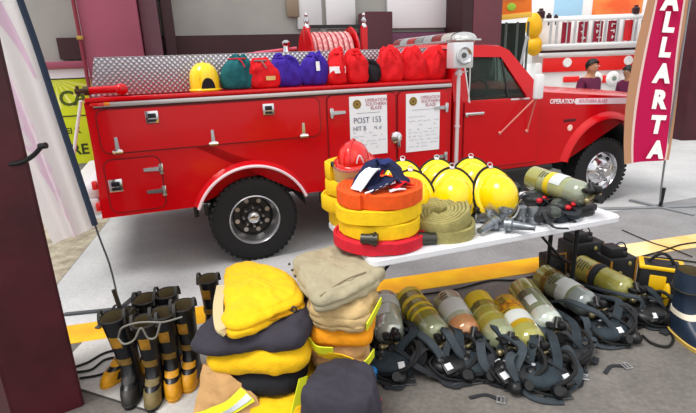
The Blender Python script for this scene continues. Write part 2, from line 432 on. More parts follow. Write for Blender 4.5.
# wheel arch lip
b = MB(); pr = []
for k in range(25):
    t = R(180 - 20 - 140 * k / 24) if False else R(172 - 164 * k / 24)
    pr.append((.0 + .515 * math.cos(t), .39 + .515 * math.sin(t)))
ring = lambda r, w: [(r * math.cos(R(202 - 5.6 * 0 - (224) * k / 30)), .39 + r * math.sin(R(202 - 224 * k / 30)), w) for k in range(31)]
def band(r0, w0, r1, w1, a0=160, a1=20, cx=0, cz=.39, n=28):
    def fn(s, t):
        a = R(a0 + (a1 - a0) * s); r_ = r0 + (r1 - r0) * t; w = w0 + (w1 - w0) * t
        return (cx + r_ * math.cos(a), w, cz + r_ * math.sin(a))
    return fn
b.grid(band(.555, -.002, .525, -.045, 158, 22), 28, 3); b.grid(band(.525, -.045, .50, -.05, 158, 22), 28, 1); b.grid(band(.50, -.05, .497, .03, 158, 22), 28, 1)
b.build('arch_flare', red, tr)
b = MB(); b.tube([(.512 * math.cos(R(159 - 138 * k / 30)), -.053, .39 + .512 * math.sin(R(159 - 138 * k / 30))) for k in range(31)], .014, 6); b.build('arch_highlight', mat('pale_highlight', '#f0d3da', .35, .1), tr)  # sky highlight along the flare lip, modelled as a pale tube
# wheel housing and chassis
b = MB(); b.grid(band(.50, .03, .50, .6, 172, 8), 20, 1); b.grid(band(.50, .6, .0, .6, 172, 8), 20, 1); b.build('wheel_housing', blackp, tr)
b = MB(); b.box((1.6, .75, .52), (6.2, .1, .16)); b.box((1.6, 1.45, .52), (6.2, .1, .16)); b.box((0, 1.1, .39), (.14, 1.5, .14)); b.box((4.12, 1.1, .36), (.12, 1.5, .12)); b.box((2.7, .35, .42), (1.3, .4, .24), .04)
b.box((1.35, .3, .44), (1.2, .44, .26), .03)
b.build('chassis', blackp, tr)
b = MB(); b.box((-.5, .06, .53), (.04, .03, .11), .008); b.box((-.41, .06, .53), (.04, .03, .11), .008); b.build('mud_flap_bracket', blackp, tr)

# compartment doors
gap = red_dark
def plate(name, u0, u1, z0, z1, r, parent):
    b = MB(); b.prism(rrect(u0 - .012, u1 + .012, z0 - .012, z1 + .012, r + .012), UW, -.003, .002); s = b.build('door_seal', gap, parent)
    b = MB(); b.prism(rrect(u0, u1, z0, z1, r), UW, -.016, .002)
    d = b.build(name, red, parent); return d
def sub(builder, name, material, door): return builder.build(name, material, door)
def latch(u, z, door, s=.09):
    b = MB(); b.box((u, -.022, z), (s, .014, s), .006); l = b.build('latch', chrome, door)
    b = MB(); b.box((u, -.030, z + .012), (s * .62, .006, s * .36), .002); b.box((u, -.030, z - .026), (s * .62, .006, s * .2), .002); b.build('latch_recess', mat('latch_dark', '#2a2b33', .35, .6), l) if False else b.build('latch_recess', mat('latch_dark', '#2a2b33', .35, .6), door)
    return l
def hinge_v(u, z, door):   # strap up, base below
    b = MB(); b.prism([(u - .016, z - .02), (u + .016, z - .02), (u + .011, z + .085), (u - .011, z + .085)], UW, -.03, -.014); b.box((u, -.028, z - .03), (.07, .03, .035), .006); b.tube([(u - .038, -.034, z - .03), (u + .038, -.034, z - .03)], .012, 8)
    return b.build('hinge', chrome, door)
def hinge_h(u, z, door, d=1):
    b = MB(); b.prism([(u + d * .02, z - .018), (u + d * .02, z + .018), (u - d * .10, z + .013), (u - d * .10, z - .013)], UW, -.03, -.014); b.box((u + d * .035, -.028, z), (.035, .03, .085), .006); b.tube([(u + d * .035, -.034, z - .045), (u + d * .035, -.034, z + .045)], .012, 8)
    return b.build('hinge', chrome, door)
d1 = plate('compartment_door', -1.14, .655, 1.115, 1.45, .06, tr)
for u in (-.741, .198): latch(u, 1.376, d1, .10)
for u in (-1.03, -.29, .497): hinge_v(u, 1.155, d1)
d2 = plate('compartment_door', -1.15, -.735, .625, 1.055, .06, tr)
latch(-1.09, .853, d2, .105)
for z in (.957, .77): hinge_h(-.765, z, d2)
d3 = plate('compartment_door', .735, 1.405, .63, 1.455, .05, tr)
hinge_h(.80, 1.306, d3, -1); hinge_h(.80, .8, d3, -1)
b = MB(); b.lathe([(0, .03), (.03, .03), (.055, .018), (.062, 0), (0, 0)], 20, Matrix.Translation((1.41, -.014, 1.031)) @ Matrix.Rotation(PI / 2, 4, 'X')); b.box((1.425, -.05, 1.0), (.03, .012, .12), .004); b.build('latch', chrome, d3)
d4 = plate('compartment_door', 1.435, 1.975, .63, 1.455, .05, tr)
hinge_h(1.915, 1.284, d4); hinge_h(1.915, .8, d4)
# sheets taped to the doors
def sheet(u0, u1, z0, z1, lines, label, head):
    t = thing('paper_sheet', label, 'paper', MT @ Vector((u0, -.021, z0)), TYAW, 'printed sheets taped on the truck doors')
    W, H = u1 - u0, z1 - z0
    MB().box((W / 2, 0, H / 2), (W, .003, H)).build('page', paper, t, smooth=False)
    MX = lambda x, z: Matrix.Translation((x, -.0035, z)) @ TX90
    b = MB(); b.lathe([(0, 0), (.042, 0), (.042, .002), (0, .002)], 24, Matrix.Translation((.075, -.001, H - .072)) @ TX90); s = b.build('seal', gold, t)
    b = MB(); b.lathe([(.034, 0), (.030, .0015), (.026, 0)], 24, Matrix.Translation((.075, -.0035, H - .072)) @ TX90); b.ell((.075, -.0035, H - .072), (.012, .001, .014), 12); b.build('seal_ring', brown, t)
    for k, (s_, x) in enumerate((('OPERATION', .265), ('SOUTHERN', .265), ('BLAZE', .265))):
        text(s_, .042, inkred, t, MX(x, H - .055 - k * .036), 'heading', .0005, align='CENTER', sx=.95)
    b = MB(); b.box((W / 2, -.002, H - .155), (.24, .001, .003)); b.build('rule_line', ink, t, smooth=False)
    for s_, sz, x, z, mm in lines: text(s_, sz, mm, t, MX(x, z), 'handwriting', .0004, sx=.9)
    rnd = random.Random(head); b = MB()
    z = H - (.335 if head == 1 else .26)
    while z > .04:
        x = .03
        while x < W - .05:
            l = rnd.uniform(.02, .07); pts = []
            for q in range(7): pts.append((x + l * q / 6, -.0022, z + rnd.uniform(-.007, .007)))
            if rnd.random() < .8: b.tube(pts, .0016, 4)
            x += l + rnd.uniform(.01, .04)
        z -= rnd.uniform(.03, .045)
    b.build('scribble', mat('faint_ink', '#8a93a8', .7), t, smooth=False)
    return t
sheet(.94, 1.316, .89, 1.44, [('POST 155', .075, .035, .55 - .245, ink), ('HIT B', .06, .03, .55 - .315, ink), ('N. #', .045, .24, .55 - .31, ink)], 'white sheet with POST 155 handwriting taped on the door above the red helmet', 1)
sheet(1.514, 1.88, .875, 1.433, [('_____ ____', .04, .03, .558 - .215, ink)], 'white sheet taped on the door nearest the cab, lines of small handwriting', 2)
# diamond plate box sides on the bed
b = MB(); b.box((.42, .43, 1.695), (3.12, .02, .31), .004); b.box((.42, .47, 1.848), (3.12, .1, .012), .003)
b.prism([(-1.14, 1.854), (-1.14, 1.54), (-1.21, 1.54)], UW, .42, .44)
b.build('diamond_plate_box', diamond, tr)
b = MB(); b.box((.42, 1.8, 1.695), (3.12, .02, .31), .004); b.build('diamond_plate_box', diamond, tr)
# red pipe with brass cap at the rear of the shelf
b = MB(); b.cyl((-1.17, .08, 1.60), (-.94, .08, 1.605), .028); b.ell((-.94, .08, 1.60), (.05, .045, .045)); p_ = b.build('discharge_pipe', red, tr)
b = MB(); b.cyl((-1.21, .08, 1.60), (-1.17, .08, 1.60), .036, 10); b.cyl((-1.27, .08, 1.60), (-1.21, .08, 1.60), .02, 8); b.cyl((-1.25, .08, 1.56), (-1.25, .08, 1.64), .012, 8); b.build('pipe_cap', mat('old_brass', '#4a3a2c', .45, .7), p_)
b = MB(); b.box((-1.12, -.03, 1.497), (.10, .016, .026), .006); b.build('marker_light', mat('red_lens', '#d81a1a', .2, coat=.5), tr)
b = MB(); b.box((-1.05, -.03, 1.499), (.04, .016, .024), .006); b.build('marker_light', mat('amber_lens', '#f08a12', .2, coat=.5), tr)
for z in (.86, .68):
    b = MB(); b.box((-1.25, .03, z), (.04, .05, .07), .01); b.build('tail_light', mat('red_lens', '#d81a1a'), tr)
b = MB(); b.box((-1.42, 1.1, .66), (.36, 2.0, .16), .04); b.box((-1.3, 1.1, .78), (.14, 1.96, .1), .03); b.build('rear_bumper', mat('bumper_white', '#dfe2e6', .4, .2), tr)
b = MB(); p0 = (-1.235, .05, 1.53)
b.tube([p0, (-1.33, .12, 1.25), (-1.41, .15, .98), (-1.43, .2, .8)], .012, 8); b.build('grab_rail', white, tr)
# hose reel on the bed
b = MB()
for u in (.86, 1.51):
    b.box((u, 1.0, 1.78), (.07, .05, .68), .008)
rf = b.build('reel_frame', red, tr)
b = MB(); b.box((1.18, 1.03, 2.115), (.62, .03, .035)); b.build('reel_bar', blackp, rf)
for u in (.86, 1.51):
    b = MB(); b.lathe([(0, 0), (.032, 0), (.032, .02), (.02, .04), (.028, .06), (.028, .085), (.012, .1), (.014, .12), (.02, .13), (.012, .15), (0, .152)], 14, Matrix.Translation((u, 1.0, 2.1))); b.build('knob', chrome, rf)
b = MB(); RX = Matrix.Translation((0, 1.0, 1.80)) @ Matrix.Rotation(PI / 2, 4, 'Y')
for u in (.84, 1.34): b.lathe([(0, u - .012), (.30, u - .012), (.31, u), (.30, u + .012), (0, u + .012)], 36, RX)
b.cyl((.84, 1.0, 1.8), (1.34, 1.0, 1.8), .12, 20); rl = b.build('hose_reel', red, tr)
hm1 = mat('pink_hose', '#c96a70', .6, hex2='#e8b0ac', vscale=30); b = MB()
for k in range(8): b.tube([(.875 + k * .058 + .0 * a, 1.0 + .235 * math.cos(2 * PI * a / 30), 1.8 + .235 * math.sin(2 * PI * a / 30)) for a in range(30)], .028, 8, closed=True)
b.build('booster_hose', hm1, rl)
b = MB()
for k in range(7): b.tube([(.904 + k * .058, 1.0 + .247 * math.cos(2 * PI * a / 30), 1.8 + .247 * math.sin(2 * PI * a / 30)) for a in range(30)], .012, 6, closed=True)
b.build('booster_hose', mat('red_hose_dark', '#8e1a24', .6), rl)
b = MB(); b.cyl((.3, 1.05, 1.86), (.75, 1.05, 1.90), .02); b.cyl((-.2, 1.05, 1.83), (.3, 1.05, 1.86), .016); b.build('pipe', mat('pink_pipe', '#d0566a', .4), tr)
b = MB(); b.lathe([(0, 0), (.045, 0), (.035, .03), (.03, .07), (.045, .09), (.045, .11), (.02, .13), (0, .13)], 14, Matrix.Translation((.626, 1.0, 1.855))); b.build('valve_cap', chrome, tr)

# wheels
def wheel(u, w0, dish, name='wheel'):
    RT_ = Matrix.Translation((u, w0, .392)) @ Matrix.Rotation(PI / 2, 4, 'X')   # local z points to the near side
    tw_ = .24; pr = [(.215, -tw_ * .5), (.30, -tw_ * .52), (.36, -tw_ * .49), (.384, -tw_ * .42), (.390, -tw_ * .3), (.392, 0), (.390, tw_ * .3), (.384, tw_ * .42), (.36, tw_ * .49), (.30, tw_ * .52), (.235, tw_ * .5), (.222, tw_ * .44)]
    b = MB(); b.lathe(pr, 56, RT_); t_ = b.build('tyre', tyre, tr)
    b = MB()
    for k in range(44):
        a = 2 * PI * k / 44
        for s_ in (-1, 1):
            M = RT_ @ Matrix.Rotation(a + (.07 if s_ > 0 else 0), 4, 'Z') @ Matrix.Translation((.388, 0, s_ * .075))
            g = MB(); g.box((0, 0, 0), (.02, .034, .075), rot=Euler((R(14 * s_), 0, 0))); bmesh.ops.transform(g.bm, matrix=M, verts=g.bm.verts)
            me = bpy.data.meshes.new('x'); g.bm.to_mesh(me); g.bm.free(); b.bm.from_mesh(me); bpy.data.meshes.remove(me)
    stuff(b.build('tread', tyre, t_, smooth=False))
    if dish:
        pr = [(.236, .115), (.224, .125), (.216, .115), (.208, .06), (.19, -.02), (.17, -.05), (.12, -.055), (.09, -.03), (.0, -.03)]
        b = MB(); b.lathe(pr[:5], 40, RT_); r_ = b.build('rim', steel, tr)
        b = MB(); b.lathe(pr[4:], 40, RT_); b.build('wheel_disc', mat('dark_wheel_steel', '#3b3a3a', .45, .6), r_)
        b = MB(); b.lathe([(.062, -.03), (.06, .03), (.05, .05), (.03, .06), (0, .06)], 20, RT_); b.build('hub', chrome, r_)
        b = MB()
        for k in range(8):
            a = 2 * PI * k / 8; b.lathe([(.014, -.03), (.014, .02), (.008, .03), (0, .03)], 8, RT_ @ Matrix.Translation((.09 * math.cos(a), .09 * math.sin(a), 0)))
            b.lathe([(.0, -.046), (.022, -.046), (.022, -.05), (0, -.05)], 10, RT_ @ Matrix.Translation((.15 * math.cos(a + .3), .15 * math.sin(a + .3), 0)))
        b.build('lug_nut', steel, r_)
    else:
        pr = [(.236, .115), (.224, .13), (.214, .115), (.205, .08), (.175, .065), (.15, .09), (.12, .12), (.08, .13), (.0, .13)]
        b = MB(); b.lathe(pr, 40, RT_); r_ = b.build('rim', chrome, tr)
        b = MB()
        for k in range(8):
            a = 2 * PI * k / 8; b.lathe([(0, .092), (.02, .092), (.016, .08), (0, .08)], 12, RT_ @ Matrix.Translation((.177 * math.cos(a), .177 * math.sin(a), -.01)))
        b.build('hand_hole', blackp, r_)
        b = MB(); b.lathe([(.058, .12), (.056, .19), (.045, .21), (0, .212)], 20, RT_)
        for k in range(8):
            a = 2 * PI * k / 8 + .3; b.lathe([(.015, .11), (.015, .16), (.008, .17), (0, .17)], 8, RT_ @ Matrix.Translation((.092 * math.cos(a), .092 * math.sin(a), 0)))
        b.build('hub', steel, r_)
wheel(0, .12, True); wheel(0, 2.08, True); wheel(4.13, .16, False); wheel(4.13, 2.0, False)

# cab
AC = (4.10, .45, .57); ai = math.degrees(math.asin((.57 - .45) / .57))
low = [(2.07, .57)] + arc(AC[0], AC[1], AC[2], 180 - ai, ai) + [(4.74, .57), (4.84, .66), (4.86, 1.14), (4.80, 1.205), (4.41, 1.245), (3.17, 1.362), (3.08, 1.30), (2.07, 1.325)]
b = MB(); b.prism(low, UW, .03, .10); b.prism(low, UW, 2.06, 2.13)
b.box((2.09, 1.08, .95), (.05, 2.0, .75)); b.box((2.6, 1.08, .62), (1.1, 2.0, .05)); b.box((3.14, 1.08, .95), (.05, 2.0, .8))
b.box((4.82, 1.08, .98), (.05, 2.0, .34))
cab = b.build('cab', red, tr)
# hood
def hood(s, t):
    u = 3.17 + 1.65 * s; w = .03 + 2.1 * t; z = (1.362 - (.117 / 1.24) * (u - 3.17)) if u < 4.41 else 1.245 - .04 * (u - 4.41) / .4
    return (u, w, z + .07 * math.sin(PI * t) ** .5 * (1 if s < .97 else .5))
b = MB(); b.grid(hood, 24, 24); b.build('hood', red, cab)
b = MB(); b.box((3.99, 1.08, .9), (1.6, 1.3, .6)); b.build('engine_block', blackp, tr)
# flare over the front wheel
b = MB(); b.grid(band(.645, .028, .60, -.012, 168, 12, AC[0], AC[1]), 28, 4); b.grid(band(.60, -.012, .568, -.018, 168, 12, AC[0], AC[1]), 28, 1); b.grid(band(.568, -.018, .565, .08, 168, 12, AC[0], AC[1]), 28, 1); b.build('fender_flare', red, cab)
b = MB(); b.grid(band(.57, .05, .57, .6, 170, 10, AC[0], AC[1]), 20, 1); b.grid(band(.57, .6, 0, .6, 170, 10, AC[0], AC[1]), 20, 1); b.build('wheel_housing', blackp, tr)
# greenhouse
tum = lambda z: .03 + max(0, (z - 1.30)) * .27
def gp(u, z, far=False): return (u, 2.16 - tum(z) if far else tum(z), z)
outer = [(2.07, 1.31), (3.20, 1.30), (3.19, 1.362), (2.80, 1.80), (2.70, 1.845), (2.2, 1.865), (2.10, 1.82)]
inner = [(2.245, 1.325), (2.965, 1.315), (2.96, 1.335), (2.705, 1.715), (2.69, 1.735), (2.27, 1.75), (2.235, 1.735)]
b = MB()
for far in (False, True):
    n = len(outer); A_ = [b.bm.verts.new(gp(*p, far)) for p in outer]; B_ = [b.bm.verts.new(gp(*p, far)) for p in inner]
    B2 = [b.bm.verts.new(Vector(gp(*p, far)) + Vector((0, .04 if not far else -.04, 0))) for p in inner]
    for i in range(n):
        j = (i + 1) % n; b.bm.faces.new((A_[i], A_[j], B_[j], B_[i])); b.bm.faces.new((B_[i], B_[j], B2[j], B2[i]))
b.build('cab_pillar', red, cab)
roofm = mat('red_roof_paint', '#d6180c', .25, coat=.5)
rp = [(2.10, 1.82), (2.2, 1.865), (2.70, 1.845), (2.80, 1.80)]
b = MB(); b.grid(lambda s, t: (lambda i, f: (rp[i][0] + (rp[i + 1][0] - rp[i][0]) * f, (lambda z: tum(z) + (2.16 - 2 * tum(z)) * t)(rp[i][1] + (rp[i + 1][1] - rp[i][1]) * f), rp[i][1] + (rp[i + 1][1] - rp[i][1]) * f + .045 * math.sin(PI * t) ** .6))(min(2, int(s * 3)), s * 3 - min(2, int(s * 3))), 9, 20)
b.build('cab_roof', roofm, cab)
b = MB(); b.grid(lambda s, t: (2.07 + .03 * s, tum(1.31 + .51 * s) + (2.16 - 2 * tum(1.31 + .51 * s)) * t, 1.31 + .51 * s), 2, 8); b.build('cab_rear_panel', red, cab)
wg = mat('tinted_glass', '#7f8f88', .04, trans=.92, ior=1.12)
b = MB(); 
for far in (False, True):
    f_ = [b.bm.verts.new(Vector(gp(*p, far)) + Vector((0, .025 if not far else -.025, 0))) for p in inner]; b.bm.faces.new(f_)
    f_ = [b.bm.verts.new(Vector(gp(*p, far)) + Vector((0, .030 if not far else -.030, 0))) for p in inner]; b.bm.faces.new(f_)
b.build('side_glass', wg, cab)
b = MB(); b.grid(lambda s, t: (3.19 - .39 * s, tum(1.362 + .438 * s) + .05 + (2.06 - 2 * tum(1.362 + .438 * s)) * t, 1.362 + .438 * s), 6, 12); b.build('windshield', wg, cab)
b = MB(); b.tube([Vector(gp(2.73, 1.34)) + Vector((0, .01, 0)), Vector(gp(2.70, 1.72)) + Vector((0, .01, 0))], .011, 6); b.build('vent_bar', blackp, cab)
b = MB(); b.tube([Vector(gp(2.24, 1.75)) - Vector((0, .006, 0)), Vector(gp(2.25, 1.30)) - Vector((0, .006, 0))], .007, 6); b.build('window_strip', white, cab)  # thin white line down the rear edge of the side window
b = MB(); b.box((2.87, .028, 1.305), (.24, .012, .022), .004); b.build('window_strip', chrome, cab)
# door
dr = [(2.19, .62), (3.12, .62), (3.14, .9), (3.13, 1.29), (2.19, 1.305)]
b = MB(); b.prism([(u + (.01 if u > 2.5 else -.01), z + (.0 if z > 1 else -.01)) for u, z in dr], UW, .024, .035); b.build('door_seal', gap, cab)
b = MB(); b.prism(dr, UW, .016, .035); dd = b.build('cab_door', red, cab)
b = MB(); b.box((2.30, -.0, 1.195), (.22, .02, .03), .008); b.box((2.2, .004, 1.19), (.03, .03, .045), .008); b.build('door_handle', chrome, dd)
# mirror with its two braces
b = MB(); b.box((2.985, -.10, 1.43), (.10, .06, .25), .02); mr = b.build('mirror', white, cab)
b = MB(); b.tube([(2.965, -.08, 1.31), (2.62, .0, .972)], .008, 6); b.ell((2.62, .008, .972), (.02, .02, .02)); b.tube([(2.985, -.08, 1.31), (2.965, .0, .965)], .008, 6); b.ell((2.965, .008, .965), (.02, .02, .02)); b.build('mirror_brace', mat('pale_red_metal', '#d98a80', .35, .5), cab)
# interior
b = MB(); b.box((2.45, .55, 1.08), (.5, .55, .16), .05); b.box((2.28, .55, 1.36), (.16, .55, .5), .06, Euler((0, R(-12), 0))); b.box((2.45, 1.5, 1.08), (.5, .55, .16), .05); b.box((2.28, 1.5, 1.36), (.16, .55, .5), .06, Euler((0, R(-12), 0))); b.build('seat', mat('dark_seat', '#1c2022', .8), cab)
b = MB(); b.box((3.0, 1.08, 1.22), (.25, 1.8, .2), .05); b.build('dashboard', mat('dark_seat', '#1c2022', .8), cab)
b = MB(); b.tube([(2.78 + .06 * math.sin(2 * PI * k / 20), .55 + .19 * math.cos(2 * PI * k / 20), 1.36 + .18 * math.sin(2 * PI * k / 20)) for k in range(20)], .014, 6, closed=True)
b.build('steering_wheel', blackp, cab)
# lettering and stripe on the hood side
def side_text(s_, size, mm, u, z, w=.026, sx=1, **k): return text(s_, size, mm, cab, Matrix.Translation((u, w, z)) @ Matrix.Rotation(R(3.2), 4, 'Y') @ TX90, sx=sx, **k)
b = MB(); b.prism([(3.62, 1.205), (4.42, 1.165), (4.80, 1.10), (4.80, 1.17), (4.42, 1.232), (3.62, 1.268)], UW, .027, .031); b.build('hood_stripe', mat('white_decal', '#f3e6ee', .4), cab, smooth=False)
side_text('OPERATION', .07, mat('white_decal', '#f3e6ee'), 3.26, 1.235, bold=True, sx=.92)
side_text('SOUTHERN BLAZE', .055, mat('pink_decal', '#d58fa4', .5), 3.66, 1.222, w=.0255, bold=True, sx=.9)
b = MB(); b.lathe([(0, .006), (.03, .006), (.036, 0), (0, 0)], 20, Matrix.Translation((3.575, .03, .95)) @ TX90); b.build('side_marker', mat('pale_lens', '#f6cfc4', .2), cab)
b = MB(); b.box((3.56, .027, 1.035), (.17, .006, .03), .003); b.build('fender_badge', mat('dark_badge', '#571018', .4, .3), cab)
# front end
b = MB(); b.box((4.88, 1.08, .92), (.04, 1.3, .26), .01); b.build('grille', chrome, cab)
for w in (.28, 1.88):
    b = MB(); b.box((4.875, w, .93), (.04, .28, .2), .02); b.build('headlight', glass, cab)
b = MB(); b.box((4.93, 1.08, .60), (.14, 2.1, .2), .04); b.build('front_bumper', chrome, tr)
b = MB(); b.box((2.75, .05, .535), (1.2, .1, .07), .015); b.build('running_board', blackp, tr)
# scene light on its pole
b = MB(); b.tube([(2.075, -.035, .62), (2.075, -.035, 1.68)], .019, 12); b.cyl((2.075, -.035, 1.58), (2.075, -.035, 1.63), .032, 12); b.cyl((2.075, -.035, 1.08), (2.075, -.035, 1.1), .027, 12); b.cyl((2.03, -.04, 1.6), (2.17, -.04, 1.615), .008, 8); b.build('light_pole', mat('pale_pole', '#d7ccd0', .4, .2), tr)
b = MB(); b.box((2.085, -.03, 1.765), (.215, .14, .235), .012); lb = b.build('scene_light', mat('light_housing', '#d9dcdf', .35, .3), tr)
b = MB(); b.lathe([(.082, 0), (.086, .02), (.074, .022), (.06, .004), (.03, -.01), (0, -.012)], 28, Matrix.Translation((2.085, -.098, 1.765)) @ TX90); b.build('reflector', chrome, lb)
b = MB(); b.lathe([(0, .012), (.022, .01), (.026, 0), (0, 0)], 14, Matrix.Translation((2.085, -.104, 1.765)) @ TX90); b.build('bulb', mat('bulb_dark', '#55585c', .2, .3), lb)
b = MB(); b.tube([(2.19, -.05, 1.7), (2.2, -.04, 1.5), (2.205, -.02, 1.32)], .006, 6); b.build('cable', white, lb)
# light bar across the cab roof
b = MB(); b.box((2.33, 1.08, 1.905), (.3, 1.55, .03), .008); lbar = b.build('light_bar', silver, tr)
cols = ['#b9b6b0', '#7d1820', '#9aa0a2', '#7b817f', '#a31620', '#9aa0a2', '#7d1820']
for k in range(7):
    b = MB(); w = .42 + .2 * k; M = mat('bar_lens' + str(k), cols[k], .15, coat=.6)
    b.grid(lambda s, t: (2.33 - .14 * math.cos(PI * s), w - .095 + .19 * t, 1.918 + .085 * math.sin(PI * s) ** .7), 12, 2); b.box((2.33, w, 1.925), (.26, .19, .03)); b.build('lens', M, lbar)
b = MB(); b.ell((2.33, .30, 1.92), (.15, .11, .08), z0=0); b.box((2.33, .3, 1.915), (.3, .2, .02), .005); b.build('end_lens', mat('chrome_lens', '#cfcfcc', .12, .7), lbar)
# ------------------------------------------------------------------ things along the truck shelf
def wrinkle(b, amp, seed):
    b.bm.normal_update(); o = Vector((seed * 3.3, seed * 5.1, seed * 2.7))
    for v in b.bm.verts:
        c = v.co; w = Vector((c.x * 14, c.y * 14, c.z * 6)) + o; w += Vector((1, 0, 0)) * noise.noise(c * 9 + o) * 1.5
        f = min(1, max(0, c.z / .05)); v.co += v.normal * ((1 - abs(noise.noise(w)) * 2) ** 3 - .3) * amp * f

def on_truck(u, w, z): return MT @ Vector((u, w, z))
def cloth_bag(u, w, width, h, mm, label, seed, lean=0, patch=None, cord=None, depth=.2):
    t = thing('cloth_bag', label, 'bag', on_truck(u, w, 1.5475), TYAW, 'cloth bags along the truck shelf')
    rnd = random.Random(seed); ph = rnd.random() * 6; rx, ry = width / 2, depth / 2
    prof = [(.0, 0), (.75, 0), (.95, .05), (1.0, .25), (1.0, .45), (.93, .62), (.80, .77), (.6, .87), (.46, .94), (.30, 1.0), (.12, .97), (0, .92)]
    rings = []
    for r_, z in prof:
        ring = []
        for k in range(36):
            a = 2 * PI * k / 36
            f = 1 + (.05 + .16 * z) * math.sin(5 * a + ph + z * 2) * z + .05 * math.sin(9 * a + ph * 2) * z
            p = Vector((rx * r_ * math.cos(a) * f + lean * z * z, ry * r_ * math.sin(a) * f, h * z * (1 + .05 * math.sin(3 * a + ph) * z)))
            ring.append(p)
        rings.append(ring)
    b = MB(); b.loft(rings, False, False); wrinkle(b, .045, seed); b.bumpy(.02, 8, seed, .01); b.build('bag_body', mm, t, sub=1)
    if patch:
        pu, pz, pw, ph_, pm_ = patch
        b = MB(); b.grid(lambda s, q: (pu + pw * (s - .5), -ry * (.99 - .35 * max(0, (pz + ph_ * (q - .5)) / h - .45)) * math.sqrt(max(.2, 1 - ((pu + pw * (s - .5)) / (rx * 1.1)) ** 2)) - .012, pz + ph_ * (q - .5)), 6, 4); b.solid(.004); b.build('label_patch', pm_, t)
    b = MB(); b.tube([(lean * .8 + rx * .52 * math.cos(2 * PI * k / 24), ry * .52 * math.sin(2 * PI * k / 24), h * .915) for k in range(24)], .008, 6, closed=True)
    b.tube(smooth_path([(lean * .8, -ry * .5, h * .91), (lean + .02, -ry * .8, h * .82), (lean + .04, -ry * .95, h * .66)], 5), .006, 6); b.build('drawstring', cord or mm, t)
    return t
tagm = mat('tan_patch', '#d9c07a', .7)
cloth_bag(-.02, .21, .28, .28, teal_c, 'teal cloth bag beside the yellow helmet on the truck shelf', 3, .03, cord=mat('red_cord', '#c4142a', .8))
cloth_bag(.235, .21, .27, .255, red_c, 'red cloth bag with small tan patch, between the teal and purple bags', 5, -.04, (.03, .085, .085, .035, tagm), cord=mat('grey_cord', '#777070', .8))
cloth_bag(.45, .21, .28, .275, purple_c, 'plain purple cloth bag next to the red bag with tan patch', 8, -.05)
cloth_bag(.68, .21, .27, .285, purple_c, 'purple cloth bag with small white tag near its top', 11, .02, (.02, .17, .035, .08, white_c))
cloth_bag(.90, .21, .22, .30, red_c, 'red cloth bag with a wide white band beside the purple bags', 14, .03, (-.01, .13, .15, .06, white_c))
cloth_bag(1.105, .21, .25, .29, red_c, 'red cloth bag between the white-banded bag and the black bag', 17, -.02)
cloth_bag(1.275, .24, .15, .21, black_c, 'small black cloth bag among the red bags on the shelf', 20)
cloth_bag(1.46, .21, .29, .32, red_c, 'tallest red cloth bag, right beside the black bag', 23, -.02)
cloth_bag(1.715, .22, .27, .31, red_c, 'red cloth bag second from the cab end of the shelf', 26, -.03)
cloth_bag(1.94, .22, .27, .30, red_c, 'red cloth bag at the cab end of the shelf, under the light bar', 29, .02)
t = thing('helmet', 'small yellow helmet with black semicircular front on the truck shelf', 'helmet', on_truck(-.29, .2, 1.5475), TYAW)
b = MB(); b.lathe([(.118, 0), (.122, .03), (.124, .1), (.115, .155), (.09, .2), (.05, .228), (0, .238)], 28)
for k in (-1, 0, 1): b.tube([(k * .05, .11 * math.cos(PI * q / 14), .10 + .14 * math.sin(PI * q / 14) * (1 - abs(k) * .12)) for q in range(15)], .008, 6)
b.build('shell', yellow_h, t)
b = MB(); b.tube([(.125 * math.cos(2 * PI * k / 28), .125 * math.sin(2 * PI * k / 28), .012) for k in range(28)], .012, 6, closed=True); b.build('rim', yellow_h, t)
b = MB(); b.grid(lambda s, q: (lambda a, rr: (.02 + .058 * (2 * s - 1), -math.sqrt(.1275 ** 2 - min(.12, abs(.02 + .058 * (2 * s - 1))) ** 2), .022 + q * .088 * math.sqrt(max(0, 1 - (2 * s - 1) ** 2))))(0, 0), 16, 6); b.solid(.005); b.build('front_panel', black_c, t)

# ------------------------------------------------------------------ the folding table
TB_YAW = .342; TBZ = .735; TBO = Vector((.11, 2.335, 0))
TM = Matrix.Translation(TBO) @ Matrix.Rotation(TB_YAW, 4, 'Z')
tb = thing('folding_table', 'long white plastic folding table carrying hoses and helmets', 'table', TBO, TB_YAW)
TLEN, TDEP = 1.76, .76
b = MB(); b.prism(rrect(0, TLEN, 0, TDEP, .05), lambda x, y, z: (x, y, z), TBZ - .045, TBZ)
es = [e for e in b.bm.edges if len(e.link_faces) == 2 and abs(e.verts[0].co.z - e.verts[1].co.z) < 1e-4 and e.calc_face_angle(0) > 1]
bmesh.ops.bevel(b.bm, geom=es, offset=.008, segments=2, affect='EDGES'); b.build('table_top', whitep, tb)
legm = mat('dark_leg_steel', '#1b1c20', .45, .4)
b = MB(); b.box((TLEN / 2, .1, TBZ - .06), (TLEN - .3, .03, .03)); b.box((TLEN / 2, TDEP - .1, TBZ - .06), (TLEN - .3, .03, .03)); b.build('rail', legm, tb)
for x in (.07, TLEN - .09):
    s = 1 if x < 1 else -1
    for y in (.27, .51):
        b = MB(); b.tube(smooth_path([(x, y, TBZ - .05), (x, y, .22), (x + s * .03, y, .06), (x + s * .09, y, .014)], 4), .016, 10); lg = b.build('leg', legm, tb)
    b = MB(); b.tube([(x, .27, .3), (x, .51, .3)], .012, 8); b.tube([(x, TDEP / 2, .3), (x + s * .35, TDEP / 2, TBZ - .07)], .01, 8); b.build('leg_brace', legm, tb)
def TT(x, y, z=TBZ): return TM @ Vector((x, y, z))

